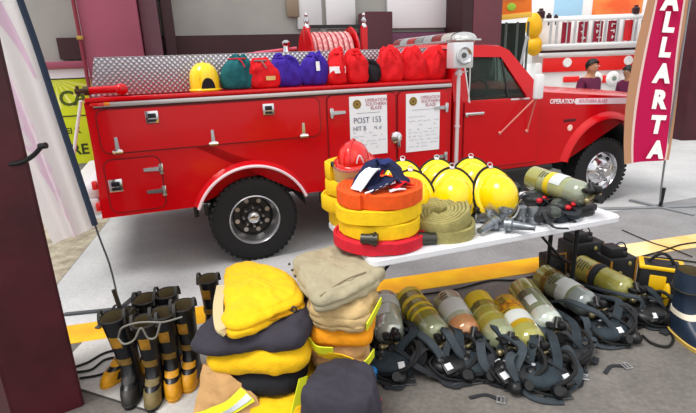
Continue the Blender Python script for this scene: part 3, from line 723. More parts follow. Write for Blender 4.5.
# rolled hoses: a flat strip wound into a spiral
def spiral_roll(b, r0, r1, h, z0, thick, seg=40, wob=0, seed=0):
    turns = max(1, round((r1 - r0) / (thick * 1.1))); n = turns * seg; pts = []
    rings = []
    for i in range(n + 1):
        a = 2 * PI * i / seg; r_ = r0 + (r1 - r0) * i / n
        r_ *= 1 + wob * noise.noise(Vector((math.cos(a) * 1.5, math.sin(a) * 1.5, seed + i * .004)))
        dz = wob * .25 * noise.noise(Vector((math.cos(a) * 2 + 9, math.sin(a) * 2, seed)))
        c, s_ = math.cos(a), math.sin(a); t = thick / 2; e = h * .06
        sec = [(r_ - t * .6, z0), (r_ + t * .6, z0), (r_ + t, z0 + e), (r_ + t * 1.06, z0 + h / 2), (r_ + t, z0 + h - e), (r_ + t * .6, z0 + h), (r_ - t * .6, z0 + h), (r_ - t, z0 + h - e), (r_ - t, z0 + e)]
        rings.append([Vector((rr * c, rr * s_, zz + dz)) for rr, zz in sec])
    b.loft(rings)
    return rings
def hose_roll(p, rad, h, mm, label, seed, group=None, rz=0, r0=.05, thick=.021, wob=.05, sy=1, coupling=None, hollow=False, coff=.035):
    t = thing('rolled_fire_hose', label, 'hose', p, rz, group)
    b = MB(); spiral_roll(b, r0 if not hollow else rad * .55, rad, h, .003, thick, wob=wob, seed=seed)
    b.build('hose', mm, t, M=Matrix.Diagonal((1, sy, 1, 1)))
    if coupling:
        ca, cz = coupling; c, s_ = math.cos(ca), math.sin(ca); P_ = Vector((c * (rad + coff), s_ * (rad + coff) * sy, cz)); tg = Vector((-s_, c, 0))
        b = MB(); b.cyl(P_ - tg * .045, P_ + tg * .005, .028, 18); b.cyl(P_ + tg * .005, P_ + tg * .045, .032, 18)
        for k in range(6):
            a = 2 * PI * k / 6; nrm = Vector((c, s_, 0)) * math.cos(a) + Vector((0, 0, 1)) * math.sin(a); b.box(P_ + tg * .028 + nrm * .032, (.014, .014, .014), .003)
        b.build('coupling', mat('dark_coupling', '#4a4a44', .4, .8), t)
    return t
SX, SY = .172, 2.66
def stack_top(z): return z
g = 'rolled hoses stacked on the left end of the table'
z = TBZ
hose_roll((SX, SY - .005, z), .265, .068, red_hose, 'red rolled hose at the bottom of the front stack, with a dark coupling', 2, g, .3, hollow=True, coff=.004, coupling=(R(-121), .104)); z += .071
hose_roll((SX + .0, SY, z), .235, .083, yellow_hose, 'lower yellow rolled hose in the front stack, just above the red hose', 5, g, 1, hollow=False); z += .087
hose_roll((SX - .005, SY + .005, z), .25, .083, yellow_hose, 'upper yellow rolled hose in the front stack, just under the orange hose', 7, g, 2.0, wob=.05); z += .089
hose_roll((SX + .015, SY, z), .245, .083, orange_hose, 'orange rolled hose on top of the front stack', 9, g, 4.2, r0=.07); ZOR = z + .087
# second stack behind, to the left
BX, BY = .0, 3.03; z2 = TBZ
for k, (lab_, rr, dx) in enumerate((('bottom yellow rolled hose of the stack behind the red-and-orange stack', .15, .02), ('second yellow rolled hose up in the rear stack', .175, .0), ('third yellow rolled hose up in the rear stack', .17, .02), ('top yellow rolled hose of the rear stack, under the red helmet', .165, .03))):
    hose_roll((BX + dx, BY - (.03 if k else 0), z2), rr, .098, yellow_hose, lab_, 20 + k, g, k * 1.3, wob=.06); z2 += .103
# red helmet with clear visor on the rear stack
def fire_helmet(loc, euler, shell, label, visor_up=True, group=None, trim=black, name='fire_helmet', s=1.0):
    t = thing(name, label, 'helmet', loc, 0, group); t.rotation_euler = euler
    b = MB(); b.ell((0, 0, .01), (.112 * s, .132 * s, .130 * s), 32, z0=0, rows=10)
    for k in (0,) if not visor_up else ():
        b.tube([(k * .055 * s, .132 * s * math.cos(PI * q / 16), .012 + .137 * s * math.sin(PI * q / 16) * (1 - .12 * abs(k))) for q in range(1, 16)], .0075, 6)
    b.build('shell', shell, t)
    def br(s_, q):
        a = 2 * PI * s_; ro = Vector((.140 * math.cos(a), .152 * math.sin(a) + (.03 * max(0, math.sin(a)) ** 2))) * s; ri = Vector((.112 * math.cos(a), .13 * math.sin(a))) * s
        p = ri.lerp(ro, q); return (p.x, p.y, .012 - .02 * q * q)
    b = MB(); b.grid(br, 40, 4, closed_u=True); b.solid(.005); b.build('brim', shell, t)
    b = MB(); b.tube([br(k / 40, 1.02) for k in range(40)], .0085 * s, 6, closed=True); b.build('brim_trim', trim, t)
    y = .185 * s
    b = MB(); b.tube([(.016 * math.cos(2 * PI * k / 14), y + .012 + .014 * math.sin(2 * PI * k / 14), -.004) for k in range(14)], .0035, 6, closed=True); b.box((0, y - .006, 0), (.03, .02, .01), .003); b.build('hang_ring', steel, t)
    def vs(s_, q):
        a = R(205 + 130 * s_)
        if visor_up: rr = 1.0; return (.117 * s * math.cos(a) * (1 - .1 * q), .142 * s * math.sin(a) * (1 - .28 * q * q), .014 + .085 * q)
        return (.150 * s * math.cos(a), .172 * s * math.sin(a), .01 - .115 * q)
    b = MB(); b.grid(vs, 20, 8); b.solid(.0025); b.build('visor', visor, t)
    b = MB()
    for k in (-1, 1): b.cyl((k * .128 * s, -.06 * s, .0), (k * .15 * s, -.065 * s, .0), .018, 12)
    b.build('visor_knob', blackp, t)
    return t
rh = fire_helmet((.045, 2.92, z2 + .012), (R(14), R(0), R(-14)), mat('helmet_red', '#e01a10', .2, coat=.6), 'red fire helmet with clear visor on the rear hose stack', False, trim=mat('helmet_red_edge', '#b01010', .4), s=.88)
b = MB(); b.prism([(-.03, .0), (.03, .0), (.02, .05), (0, .065), (-.02, .05)], lambda x, z, d: (-.105 + d * .3, -.09 - d + z * .1, .02 + z), 0, .008); b.build('side_clip', mat('clip_yellow', '#f2c21a', .5), rh)
b = MB(); b.tube([(.05 + .04 * k / 8, -.131 + .012 * k / 8 * k / 8, .045 + .05 * math.sin(PI * k / 8)) for k in range(9)], .004, 5); b.build('decal', white_c, rh)
# yellow helmets, crowns towards the viewer
g = 'yellow fire helmets standing in two rows on the table'
for px, py_, zc, tl, lab_ in (
    (453, 189, .87, 66, 'yellow fire helmet in the front row, directly behind the olive hose'),
    (497, 188, .87, 62, 'yellow fire helmet at the right end of the front row, behind the metal fittings'),
    (411, 193, .88, 60, 'yellow fire helmet in the front row, half hidden behind the orange hose'),
    (438, 178, .90, 55, 'yellow fire helmet of the back row, left of the light pole'),
    (473, 175, .90, 55, 'yellow fire helmet of the back row, right of the light pole'),
    (403, 180, .91, 55, 'rearmost yellow fire helmet, its crown showing over the helmet beside the orange hose')):
    back = 'back row' in lab_ or 'rearmost' in lab_
    p = PY(px, py_, 2.95 if not back else 3.25)
    p.z = TBZ + .15
    if back:
        p.z = TBZ + .165
    fire_helmet(p, (R(tl), R(0), R(-6 if px < 480 else 12)), yellow_h, lab_, True, g, s=1.1)
# olive hose with a loose tail
op = PZ(441, 222, .80)
t = thing('rolled_fire_hose', 'olive flat hose rolled loosely with a dark coupling, in front of the yellow helmets', 'hose', (op.x, op.y, TBZ), .2)
b = MB(); spiral_roll(b, .045, .178, .095, .06, .021, wob=.10, seed=31)
bmesh.ops.transform(b.bm, matrix=Matrix.Rotation(R(-12), 4, 'Y') @ Matrix.Rotation(R(6), 4, 'X'), verts=b.bm.verts)
b.bm.verts.ensure_lookup_table()
b2 = [(-.10, -.17, .032), (0, -.195, .032), (.10, -.17, .034), (.172, -.08, .04), (.18, .02, .05), (.12, .11, .06), (0, .15, .065), (-.11, .10, .06)]
b.ribbon(smooth_path(b2, 7), .07, .022, side=(0, 0, 1)); b.bumpy(.004, 12, 4); b.build('hose', olive_hose, t)
b = MB(); b.cyl((-.19, -.155, .035), (-.10, -.172, .033), .034, 18); b.cyl((-.20, -.153, .035), (-.15, -.163, .035), .039, 16); b.build('coupling', mat('dark_coupling', '#4a4a44'), t)
# navy, white and red cloth over the orange hose
jz = ZOR + .004
t = thing('jersey', 'crumpled navy, white and red jersey lying on the orange rolled hose', 'clothing', (.18, 2.60, jz), 0); t.scale = (.88, .85, .80)
def sheet_fold(name, path, width, seed, mm, amp=.02, thick=.008, parent=t, side=None):
    pts = smooth_path(path, 6); n = len(pts)
    def fn(s, q):
        i = s * (n - 1); k = min(n - 2, int(i)); p = pts[k].lerp(pts[k + 1], i - k)
        tg = (pts[k + 1] - pts[k]).normalized(); sd = Vector(side) if side else tg.cross(Vector((0, 0, 1))).normalized()
        w_ = width(s) if callable(width) else width
        p = p + sd * w_ * (q - .5); d = noise.fractal(p * 11 + Vector((seed, 0, 0)), .8, 2, 3) * amp
        return p + Vector((d * .4, d * .4, d))
    b = MB(); b.grid(fn, 24, 12); b.solid(thick); return b.build(name, mm, parent)
sheet_fold('body', [(-.10, -.06, .03), (-.06, .0, .11), (.0, .04, .17), (.07, .04, .14), (.13, .02, .07), (.17, .0, .015)], .17, 2, navy, .03)
sheet_fold('body', [(-.09, -.13, .01), (.0, -.09, .045), (.06, -.06, .075), (.14, -.03, .04)], .13, 9, navy, .02)
sheet_fold('white_panel', [(-.155, -.10, .012), (-.115, -.08, .07), (-.065, -.05, .125), (-.03, -.03, .14)], .12, 3, white_c, .012)
sheet_fold('red_trim', [(.07, -.115, .012), (.12, -.08, .045), (.16, -.05, .04), (.19, -.02, .012)], .07, 5, red_c, .012)
sheet_fold('white_trim', [(.05, -.14, .008), (.1, -.135, .02), (.145, -.115, .012)], .035, 6, white_c, .006)
b = MB(); b.tube(smooth_path([(-.10, -.185, .006), (-.03, -.165, .025), (.04, -.13, .045), (.09, -.10, .05)], 6), .006, 6); b.build('piping', white_c, t)
sheet_fold('sleeve', [(-.01, .03, .17), (.02, .0, .19), (.045, -.03, .165)], .10, 12, mat('blue_cloth', '#1e2c66', .9), .02)

# metal fittings
def fitting(px, py_, z, eul, label, kind, s=1):
    p = PZ(px, py_, TBZ); t = thing('hose_fitting', label, 'fitting', (p.x, p.y, TBZ + z), 0, 'cast metal hose fittings on the table'); t.rotation_euler = eul
    b = MB()
    if kind == 0:
        b.lathe([(0, -.07), (.036, -.07), (.038, -.04), (.03, -.035), (.028, .03), (.04, .035), (.042, .07), (.03, .075), (0, .07)], 20)
        b.cyl((0, 0, .0), (.07, 0, .05), .024, 14); b.cyl((.055, 0, .039), (.085, 0, .06), .032, 14)
    elif kind == 1:
        b.lathe([(0, -.06), (.04, -.06), (.042, -.02), (.028, -.01), (.022, .05), (.016, .10), (.02, .11), (0, .11)], 20)
    else:
        b.lathe([(0, -.05), (.043, -.05), (.045, -.015), (.034, -.01), (.034, .025), (.03, .05), (0, .05)], 20)
    b.build('casting', alu, t)
    b = MB()
    for k in range(4):
        a = 2 * PI * k / 4 + .4; b.box((.043 * math.cos(a), .043 * math.sin(a), -.05 if kind != 0 else .055), (.02, .02, .016), .004)
    b.build('lug', alu, t)
    if kind == 0:
        b = MB(); b.tube(smooth_path([(0, -.03, .0), (0, -.06, .03), (-.01, -.07, .09)], 4), .007, 8); b.build('handle', steel, t)
fitting(484, 224, .046, (R(70), 0, R(30)), 'leftmost cast metal fitting with side branch, between the olive hose and the right front helmet', 0)
fitting(490, 232, .045, (R(95), 0, R(-50)), 'short metal nozzle lying at the table edge, nearest the olive hose', 1)
fitting(503, 226, .052, (R(15), R(8), R(80)), 'upright metal fitting directly in front of the right front helmet', 0)
fitting(515, 233, .047, (R(90), 0, R(60)), 'metal nozzle lying at the table edge under the right front helmet', 1)
fitting(521, 222, .053, (R(4), 0, 0), 'short upright coupling, left one of the pair under the dark masks', 2, 1)
fitting(533, 223, .053, (R(-5), 0, .5), 'short upright coupling, right one of the pair under the dark masks', 2, 1)
# ------------------------------------------------------------------ breathing apparatus
brass = mat('valve_brass', '#8c8262', .4, .8)
def scba(loc, rz, label, seed, wrap, dome, bandc, tilt=0, length=.52, rad=.094, straps=True, zc=None, labelc=True, group='breathing apparatus sets laid out on the floor', spread=1.0):
    rnd = random.Random(seed); t = thing('breathing_apparatus', label, 'breathing apparatus', loc, rz, group)
    zc = rad + .055 if zc is None else zc; L2 = length / 2
    X = Matrix.Translation((0, 0, zc)) @ Matrix.Rotation(R(tilt), 4, 'Y') @ Matrix.Rotation(PI / 2, 4, 'Y')
    prof = [(0, -L2)] + [(rad * math.sin(R(a)), -L2 + rad * .55 * (1 - math.cos(R(a)))) for a in (20, 40, 60, 78, 90)]
    prof2 = [(rad * math.cos(R(a)), L2 - rad * .8 + rad * .8 * math.sin(R(a))) for a in (0, 15, 32, 50, 66, 78)] + [(.02, L2), (.02, L2 + .02), (0, L2 + .02)]
    cut = L2 - rad * .8 - .06
    b = MB(); b.lathe(prof + [(rad, cut)], 36, X); cy = b.build('cylinder', wrap, t)
    b = MB(); b.lathe([(rad * .999, cut)] + prof2, 36, X); b.build('cylinder_dome', dome, cy)
    if bandc:
        for z0, z1, mm in bandc:
            b = MB(); b.lathe([(rad, z0 * length), (rad + .0025, z0 * length), (rad + .0025, z1 * length), (rad, z1 * length)], 36, X); b.build('cylinder_band', mm, cy)
    if labelc:
        b = MB(); b.lathe([(rad + .002, -.02), (rad + .004, -.02), (rad + .004, .07), (rad + .002, .07)], 16, X, R(180 + rnd.uniform(-20, 20)), R(228 + rnd.uniform(-10, 20))); b.build('label', mat('sticker', '#c9cfce', .5), cy)
    b = MB(); a0_ = rnd.uniform(190, 215)
    for q_ in range(7):
        za = -L2 * .72 + .022 * q_; b.lathe([(rad + .0008, za), (rad + .0018, za), (rad + .0018, za + .011), (rad + .0008, za + .011)], 6, X, R(a0_ + rnd.uniform(0, 8)), R(a0_ + 26 + rnd.uniform(0, 22)))
    stuff(b.build('printing', mat('print_dark', '#4b4426', .5), cy))
    # valve
    ez = zc - (L2 + .02) * math.sin(R(tilt)); ex = (L2 + .02) * math.cos(R(tilt))
    b = MB(); b.cyl((ex - .005, 0, ez), (ex + .05, 0, ez), .022, 14); b.cyl((ex + .03, 0, ez), (ex + .03, -.055, ez - .01), .015, 12); b.cyl((ex + .03, 0, ez), (ex + .03, .05, ez + .02), .013, 12)
    b.ell((ex + .03, -.06, ez - .01), (.022, .022, .022), 12); v = b.build('valve', brass, t)
    b = MB(); b.cyl((ex + .05, 0, ez), (ex + .085, 0, ez + .005), .028, 12); b.box((ex + .02, .03, ez + .05), (.05, .05, .05), .014); b.box((ex, -.03, ez + .045), (.06, .04, .03), .01); b.cyl((ex + .02, 0, ez + .03), (ex - .03, .03, ez + .075), .022, 12); b.build('valve_knob', blackp, v)
    # backplate
    b = MB(); b.prism(rrect(-L2 * .95, L2 * 1.05, -.10, .10, .05), lambda x, y, z: (x, y, z), .012, .045); b.box((-.05, 0, .05), (.05, .17, .03), .01); b.box((L2 * .9, 0, .05), (.06, .2, .05), .015); b.bumpy(.006, 9, seed); b.build('backplate', blackp, t)
    if seed == 48:
     b = MB(); b.grid(lambda s, q: (.06 - .025 + .05 * q - .08, (rad + .006) * math.sin(R(-115 + 230 * s)), zc + (rad + .006) * math.cos(R(-115 + 230 * s))), 24, 2); b.solid(.004); b.build('cylinder_strap', strapd, t)
    # lumbar pad, pressure reducer, console
    if straps:
        b = MB(); b.ell((L2 + .13, rnd.uniform(-.03, .03), .06), (.11, .14, .05), 20); b.bumpy(.012, 10, seed + 1); b.build('lumbar_pad', padm if seed % 2 else blackp, t)
        b = MB(); b.box((L2 + .07, .07, .075), (.07, .08, .06), .018, Euler((.2, .3, .4))); b.cyl((L2 + .05, .05, .09), (L2 + .11, .10, .10), .024, 12); b.ell((L2 + .14, -.08, .085), (.035, .035, .03), 14); b.build('pressure_reducer', blackp, t)
        b = MB()
        for k in range(3): b.cyl((L2 + .06 + .03 * k, .04 - .05 * k, .1), (L2 + .065 + .03 * k, .035 - .05 * k, .125), .011, 10)
        b.build('fitting', chrome, t)
    # console with a pale screen
    if straps:
        cx, cyy = L2 + .20, rnd.uniform(-.12, .12); ca = rnd.uniform(-.6, .6)
        b = MB(); b.box((cx, cyy, .07), (.085, .06, .04), .014, Euler((.15, .45, ca))); g_ = b.build('gauge_console', blackp, t)
        b = MB(); b.box((cx + .010, cyy, .0905), (.04, .038, .005), .001, Euler((.15, .45, ca))); b.build('gauge_face', mat('gauge_white', '#d6dade', .4), g_)
        # shoulder straps, waist belt and hoses thrown on the floor
        def hang(pts, w, th, mm, nm):
            b = MB(); q = smooth_path(pts, 6)
            for p in q:
                p.z = max(p.z, th / 2 + .004)
                if p.x > L2 + .04: p.x = L2 + .04 + (p.x - L2 - .04) * .78
            b.ribbon(q, w, th); return b.build(nm, mm, t)
        for s in (-1, 1):
            j = lambda a: rnd.uniform(-a, a)
            hang([(-L2 * .5, s * .09, .06), (-.02, s * (.125 + j(.02)), .10 + j(.02)), (L2 * .6, s * (.14 + j(.03)), .16 + j(.03)), (L2 + .05, s * (.13 + j(.05)), .20 + j(.04)), (L2 + .15 + j(.03), s * (.10 + j(.08)) * spread, .13 + j(.04)), (L2 + .20 + j(.04), s * (.06 + j(.08)) * spread, .02), (L2 + .14 + j(.05), s * (.0 + j(.08)), .016)], .05, .014, padm if s > 0 else strapm, 'shoulder_strap')
            ax = L2 + .20 + j(.05)
            hang([(L2 + .02, s * .06, .05), (L2 + .08, s * .15, .14 + j(.05)), (ax - .06, s * (.19 + j(.06)), .12 + j(.05)), (ax + .02, s * (.12 + j(.06)), .03), (ax + .10, s * (.02 + j(.1)), .012), (ax + .13, s * (-.05 + j(.08)), .012)], .046, .005, strapm if rnd.random() < .7 else strapd, 'waist_strap')
            bx, by = L2 + .04 + (ax + .08 - L2 - .04) * .78, s * (.03 + j(.1))
            b = MB(); b.tube([(bx + .022 * cx_, by + .03 * cy_, .013) for cx_, cy_ in ((-1, -1), (1, -1), (1, 1), (-1, 1))], .0045, 6, closed=True); b.box((bx, by, .013), (.006, .06, .008)); b.build('buckle', mat('buckle_dark', '#55585c', .35, .6), t)
        hang([(L2 + .04, -.02, .10), (L2 + .12, .02, .15 + rnd.uniform(-.03, .03)), (L2 + .20, .10, .09), (L2 + .22, .17, .012), (L2 + .16, .21, .012)], .034, .005, strapd, 'loose_strap')
        b = MB(); b.tube(smooth_path([(L2 + .03, .05, .10), (L2 + .1, .13, .17), (L2 + .22, .12, .13), (L2 + .24, .0, .06), (L2 + .19, -.11, .03), (L2 + .11, -.16, .05), (L2, -.16, .08)], 7), .0115, 8); b.build('air_hose', black, t)
        b = MB(); b.tube(smooth_path([(L2 + .05, -.06, .07), (L2 + .16, -.16, .10), (L2 + .23, -.10, .04), (L2 + .27, .03, .02), (L2 + .22, .10, .03)], 7), .007, 8); b.build('gauge_hose', black, t)
        b = MB(); b.ell((L2 + .25, rnd.uniform(-.08, .08), .045), (.05, .042, .036), 16); b.bumpy(.012, 14, seed + 5); b.cyl((L2 + .25, .0, .05), (L2 + .29, .0, .075), .026, 14); b.build('regulator', blackp, t)
    return t
yg = mat('wrap_olive_yellow', '#8f8634', .22, coat=.5, vary=.25, vscale=14)
yg2 = mat('wrap_green_grey', '#7c8468', .22, coat=.5, vary=.2, vscale=14)
yg3 = mat('wrap_gold', '#b8981c', .25, coat=.5, vary=.25, vscale=14)
ygs = mat('wrap_silver_green', '#aab29c', .2, .2, coat=.5, vary=.2, vscale=12)
dome_g = mat('dome_green_grey', '#949a78', .12, .15, coat=1, vary=.15, vscale=10)
dome_s = mat('dome_silver', '#c6cec3', .12, .35, coat=1, vary=.1, vscale=10)
dome_y = mat('dome_yellow_green', '#a19e52', .12, .1, coat=1, vary=.15, vscale=10)
ylab = mat('band_yellow', '#d8bd1a', .35, coat=.3); olab = mat('band_orange', '#c98714', .4, hex2='#6b4a10', vscale=40); slab = mat('band_grey', '#c3c7c4', .4)
dlab = mat('band_black', '#1c1b16', .5)
def lay(p0, p1, z=.14):
    a, b_ = PZ(*p0, z), PZ(*p1, z); c = (a + b_) / 2; d = b_ - a; return (c.x, c.y, 0), math.atan2(d.y, d.x)
sets = [
 ((384, 302), (391, 338), 'silver cylinder set nearest the beige folded coat, its pale dome facing out', 41, ygs, dome_s, [(-.3, -.1, slab)]),
 ((408, 303), (438, 334), 'breathing set with ribbed yellow-green cylinder and black valve, second from the coat pile', 42, yg, dome_g, [(-.42, -.34, ylab), (-.22, -.16, ylab), (-.06, -.02, ylab), (.06, .1, ylab)]),
 ((448, 307), (466, 331), 'breathing set with short silver-grey cylinder with orange-tinted dome, third from the coat pile', 43, ygs, mat('dome_orange_tint', '#b2a27c', .2, .2, coat=.6, hex2='#b4774a', vscale=7), [(-.2, .1, slab)]),
 ((474, 302), (508, 346), 'breathing set with olive cylinder and yellow end, left of the gold one', 44, yg, dome_g, [(-.44, -.22, ylab), (-.1, -.06, dome_y), (.06, .1, dome_y)]),
 ((502, 306), (535, 348), 'breathing set with gold cylinder and brown printed band, between the olive and the white-labelled cylinders', 45, yg3, dome_y, [(-.25, -.12, olab), (-.05, .14, slab)]),
 ((518, 289), (556, 332), 'breathing set with the longest grey-green cylinder carrying a white label', 46, yg2, dome_s, [(-.45, -.2, dome_y)]),
 ((544, 280), (588, 305), 'breathing set with dark grey cylinder with brown label, in front of the table leg', 47, yg2, mat('dome_dark', '#848c8a', .2, .3, coat=.6), [(-.44, -.2, dome_y), (-.3, -.2, olab), (.0, .18, slab)]),
 ((577, 268), (630, 292), 'breathing set with yellow-green cylinder and orange band, nearest the black and yellow cases', 48, mat('wrap_yellow_green', '#a19a40', .22, coat=.5, vary=.2, vscale=14), dome_y, [(-.12, -.02, olab), (-.02, .02, dlab)]),
]
for p0, p1, lb_, sd, wr, dm, bd in sets:
    loc, rz = lay(p0, p1)
    scba(loc, rz, lb_, sd, wr, dm, bd, tilt=4 if sd not in (41, 42, 43) else 8, labelc=sd in (41, 46, 47), length=.50 if sd not in (41, 43) else .44)
# one set on the table
a, b_ = PZ(533, 178, TBZ + .16), PZ(588, 196, TBZ + .14); c = (a + b_) / 2
t9 = scba((c.x, c.y, TBZ), math.atan2(b_.y - a.y, b_.x - a.x), 'breathing set with grey-green cylinder and yellow label lying on the table end', 55, mat('wrap_pale_green', '#a3a878', .2, coat=.6, vary=.2, vscale=14), mat('dome_grey_green', '#99a08c', .2, .25, coat=.6), [(-.5, -.26, dome_y), (-.14, -.05, ylab)], tilt=3, length=.47, rad=.083, straps=False, group='breathing sets', zc=.15)
# masks and harness pile on the table
def mask_pile(px, py_, label, seed, redbit=True):
    p = PZ(px, py_, TBZ); t = thing('breathing_mask', label, 'mask', (p.x, p.y, TBZ), seed * .7, 'dark breathing masks on the table'); rnd = random.Random(seed)
    b = MB(); b.ell((0, 0, .055), (.095, .07, .05), 22); b.bumpy(.02, 12, seed); b.build('facepiece', mat('mask_rubber', '#1b1d1f', .5), t)
    b = MB(); b.ell((.03, -.03, .07), (.06, .045, .04), 18); b.build('lens', mat('smoky_lens', '#5e655f', .1, trans=.5), t)
    b = MB()
    for k in range(4):
        a_ = k * 1.5 + seed; b.ribbon(smooth_path([(.04 * math.cos(a_), .04 * math.sin(a_), .09), (.10 * math.cos(a_), .10 * math.sin(a_), .08), (.15 * math.cos(a_ + .4), .15 * math.sin(a_ + .4), .02), (.19 * math.cos(a_ + .9), .17 * math.sin(a_ + .9), .008)], 5), .024, .004)
    b.build('head_strap', strapd, t)
    b = MB(); b.cyl((-.05, -.04, .06), (-.08, -.085, .05), .028, 14); b.build('regulator', blackp, t)
    if redbit:
        b = MB(); b.cyl((-.082, -.086, .05), (-.088, -.094, .049), .024, 14); ra = -PI / 2 - seed * .7; b.ell((.088 * math.cos(ra), .075 * math.sin(ra), .07), (.022, .022, .018), 14); b.ell((.085 * math.cos(ra + .5), .075 * math.sin(ra + .5), .085), (.016, .016, .014), 12); b.build('red_knob', mat('red_knob', '#c01222', .4), t)
mask_pile(533, 207, 'black breathing mask with red bits behind the pair of upright couplings', 3)
mask_pile(562, 214, 'black breathing mask with red knob below the cylinder on the table', 6)
mask_pile(508, 196, 'black breathing mask just right of the right front helmet', 8, False)
mask_pile(545, 222, 'black breathing mask at the table edge, right of the metal couplings', 9, False)
p = PZ(566, 219, TBZ)
t = thing('harness_pad', 'dark slate harness pad at the table edge below the cylinder', 'harness', (p.x, p.y, TBZ), .5)
b = MB(); b.prism(rrect(-.12, .10, -.05, .05, .035), lambda x, y, z: (x, y, z), .004, .05); b.bumpy(.01, 8, 2); b.build('pad', padm, t)
b = MB(); b.ribbon(smooth_path([(-.08, -.04, .06), (-.02, -.075, .05), (.05, -.05, .06), (.08, .0, .058)], 5), .035, .005); b.build('strap', strapd, t)

# ------------------------------------------------------------------ folded coats
def chaikin(p, n=2):
    for _ in range(n):
        q = []
        for i in range(len(p)):
            a, b_ = p[i], p[(i + 1) % len(p)]; r_ = .86 if _ == 0 else .75; q += [a * r_ + b_ * (1 - r_), a * (1 - r_) + b_ * r_]
        p = q
    return p
def resample(p, n):
    L = [0]
    for i in range(len(p)): L.append(L[-1] + (p[(i + 1) % len(p)] - p[i]).length)
    o = []
    for k in range(n):
        d = L[-1] * k / n; i = max(j for j in range(len(p)) if L[j] <= d); f = (d - L[i]) / max(1e-9, L[i + 1] - L[i]); o.append(p[i].lerp(p[(i + 1) % len(p)], f))
    return o
def pillow(poly, z0, z1, seed, layers=0, amp=.02, sag=0, tiltx=0, tilty=0, n=80, puff=.02):
    """folded cloth: outline rounded, stacked layers showing as grooves round the side"""
    pl = resample(chaikin([Vector((x, y, 0)) for x, y in poly], 2), n); c = sum(pl, Vector()) / n; rings = []; H = z1 - z0
    zs = [(.0, 0), (.6, 0), (.92, 0)]
    m_ = 10 if not layers else layers * 5
    for i in range(m_ + 1):
        f = i / m_; e = 1 - .10 * abs(2 * f - 1) ** 3
        if layers: e -= .05 * (1 - abs(math.sin(PI * layers * f)) ** .5)
        zs.append((e, f))
    zs += [(.86 - .086 * k, 1.0) for k in range(11)]
    zs[-1] = (0, 1.0)
    for j, (s, f) in enumerate(zs):
        ring = []
        for p in pl:
            q = c + (p - c) * s; zz = z0 + H * f
            if j > m_ + 3: zz += puff * (1 - s) ** .7
            w = (q.x - c.x) * tiltx + (q.y - c.y) * tilty
            ring.append(Vector((q.x, q.y, zz + w * (.3 + .7 * f))))
        rings.append(ring)
    b = MB(); b.loft(rings, False, False); bmesh.ops.remove_doubles(b.bm, verts=b.bm.verts, dist=1e-4); bmesh.ops.recalc_face_normals(b.bm, faces=b.bm.faces)
    b.bm.normal_update()
    for v in b.bm.verts:
        o = Vector((seed * 7.3, seed * 3.1, seed * 1.7)); cc = v.co.copy()
        wa = seed * 1.9; ux = cc.x * math.cos(wa) + cc.y * math.sin(wa); uy = -cc.x * math.sin(wa) + cc.y * math.cos(wa)
        wv = Vector((ux * 15, uy * 5.5, cc.z * 13)) + o; wv += Vector((0, 0, 1)) * noise.noise(cc * 7 + o) * 1.2
        ridge = (1 - abs(noise.noise(wv)) * 2) ** 3
        wv2 = Vector((ux * 9, uy * 26, cc.z * 20)) + o * 2
        d = noise.fractal(cc * 5 + o, .8, 2.0, 3) * amp * 1.1 + ridge * amp * .55 + (1 - abs(noise.noise(wv2)) * 2) ** 3 * amp * .3
        v.co += v.normal * d
        if v.co.z < z0 + .002: v.co.z = z0 + .002
    return b
def coat(name, label, poly, z0, z1, seed, mm, layers=2, group=None, cat='clothing', extras=None, **k):
    cx = sum(p[0] for p in poly) / len(poly); cy_ = sum(p[1] for p in poly) / len(poly)
    t = thing(name, label, cat, (cx, cy_, z0), 0, group)
    b = pillow([(x - cx, y - cy_) for x, y in poly], 0, z1 - z0, seed, layers, **k); b.build('folded_cloth', mm, t, sub=1)
    t['_c'] = 0; del t['_c']
    return t, Vector((cx, cy_, z0))
def poly_px(pts, z): return [tuple(PZ(x, y, z).xy) for x, y in pts]
def patch(t, c, pts, w, mm, name, th=.006, side=None):   # a strip following world points
    b = MB(); b.ribbon(smooth_path([Vector(p) - c for p in pts], 5), w, th, side); return b.build(name, mm, t)
gl = 'folded firefighter clothing stacked on the floor'
# left stack, from the floor up
BL = [(-.90, 2.02), (-.16, 1.98), (-.14, 2.62), (-.86, 2.66)]
def scale_poly(p, sx, sy, dx=0, dy=0):
    cx = sum(q[0] for q in p) / len(p); cy_ = sum(q[1] for q in p) / len(p); return [(cx + (x - cx) * sx + dx, cy_ + (y - cy_) * sy + dy) for x, y in p]
coat('folded_coat', 'bright yellow folded coat at the very bottom of the left clothing stack', [(-.62, 1.90), (-.20, 1.87), (-.17, 2.5), (-.70, 2.5)], 0.0, .155, 60, yellow_c, 2, gl)
tanp = [PY(205, 364, 2.06), PY(217, 366, 2.02), PY(250, 392, 1.97), PY(246, 400, 1.95), PY(226, 409, 1.95), PY(203, 418, 1.97), PY(198, 405, 2.02)]
t = thing('folded_coat', 'tan folded coat with lime and silver band, low at the left of the stack', 'clothing', (tanp[2].x - .1, 2.1, 0), 0, gl); c = Vector((tanp[2].x - .1, 2.1, 0))
def tanf(s, q):
    a0 = [(204, 362, 2.07), (200, 385, 2.02), (194, 408, 1.97), (190, 424, 1.93)]; a1 = [(222, 366, 2.03), (238, 382, 2.0), (256, 396, 1.965), (262, 412, 1.93)]
    i = min(2, int(s * 3)); f = s * 3 - i
    L_ = PY(*a0[i]).lerp(PY(*a0[i + 1]), f); R_ = PY(*a1[i]).lerp(PY(*a1[i + 1]), f); p = L_.lerp(R_, q)
    p.y += .03 * math.sin(PI * q) * -1 + .018 * noise.noise(p * 14); p.z = max(.008, p.z); return p - c
b = MB(); b.grid(tanf, 24, 14); b.solid(.05); b.bumpy(.006, 16, 3); b.build('folded_cloth', tan_c, t)
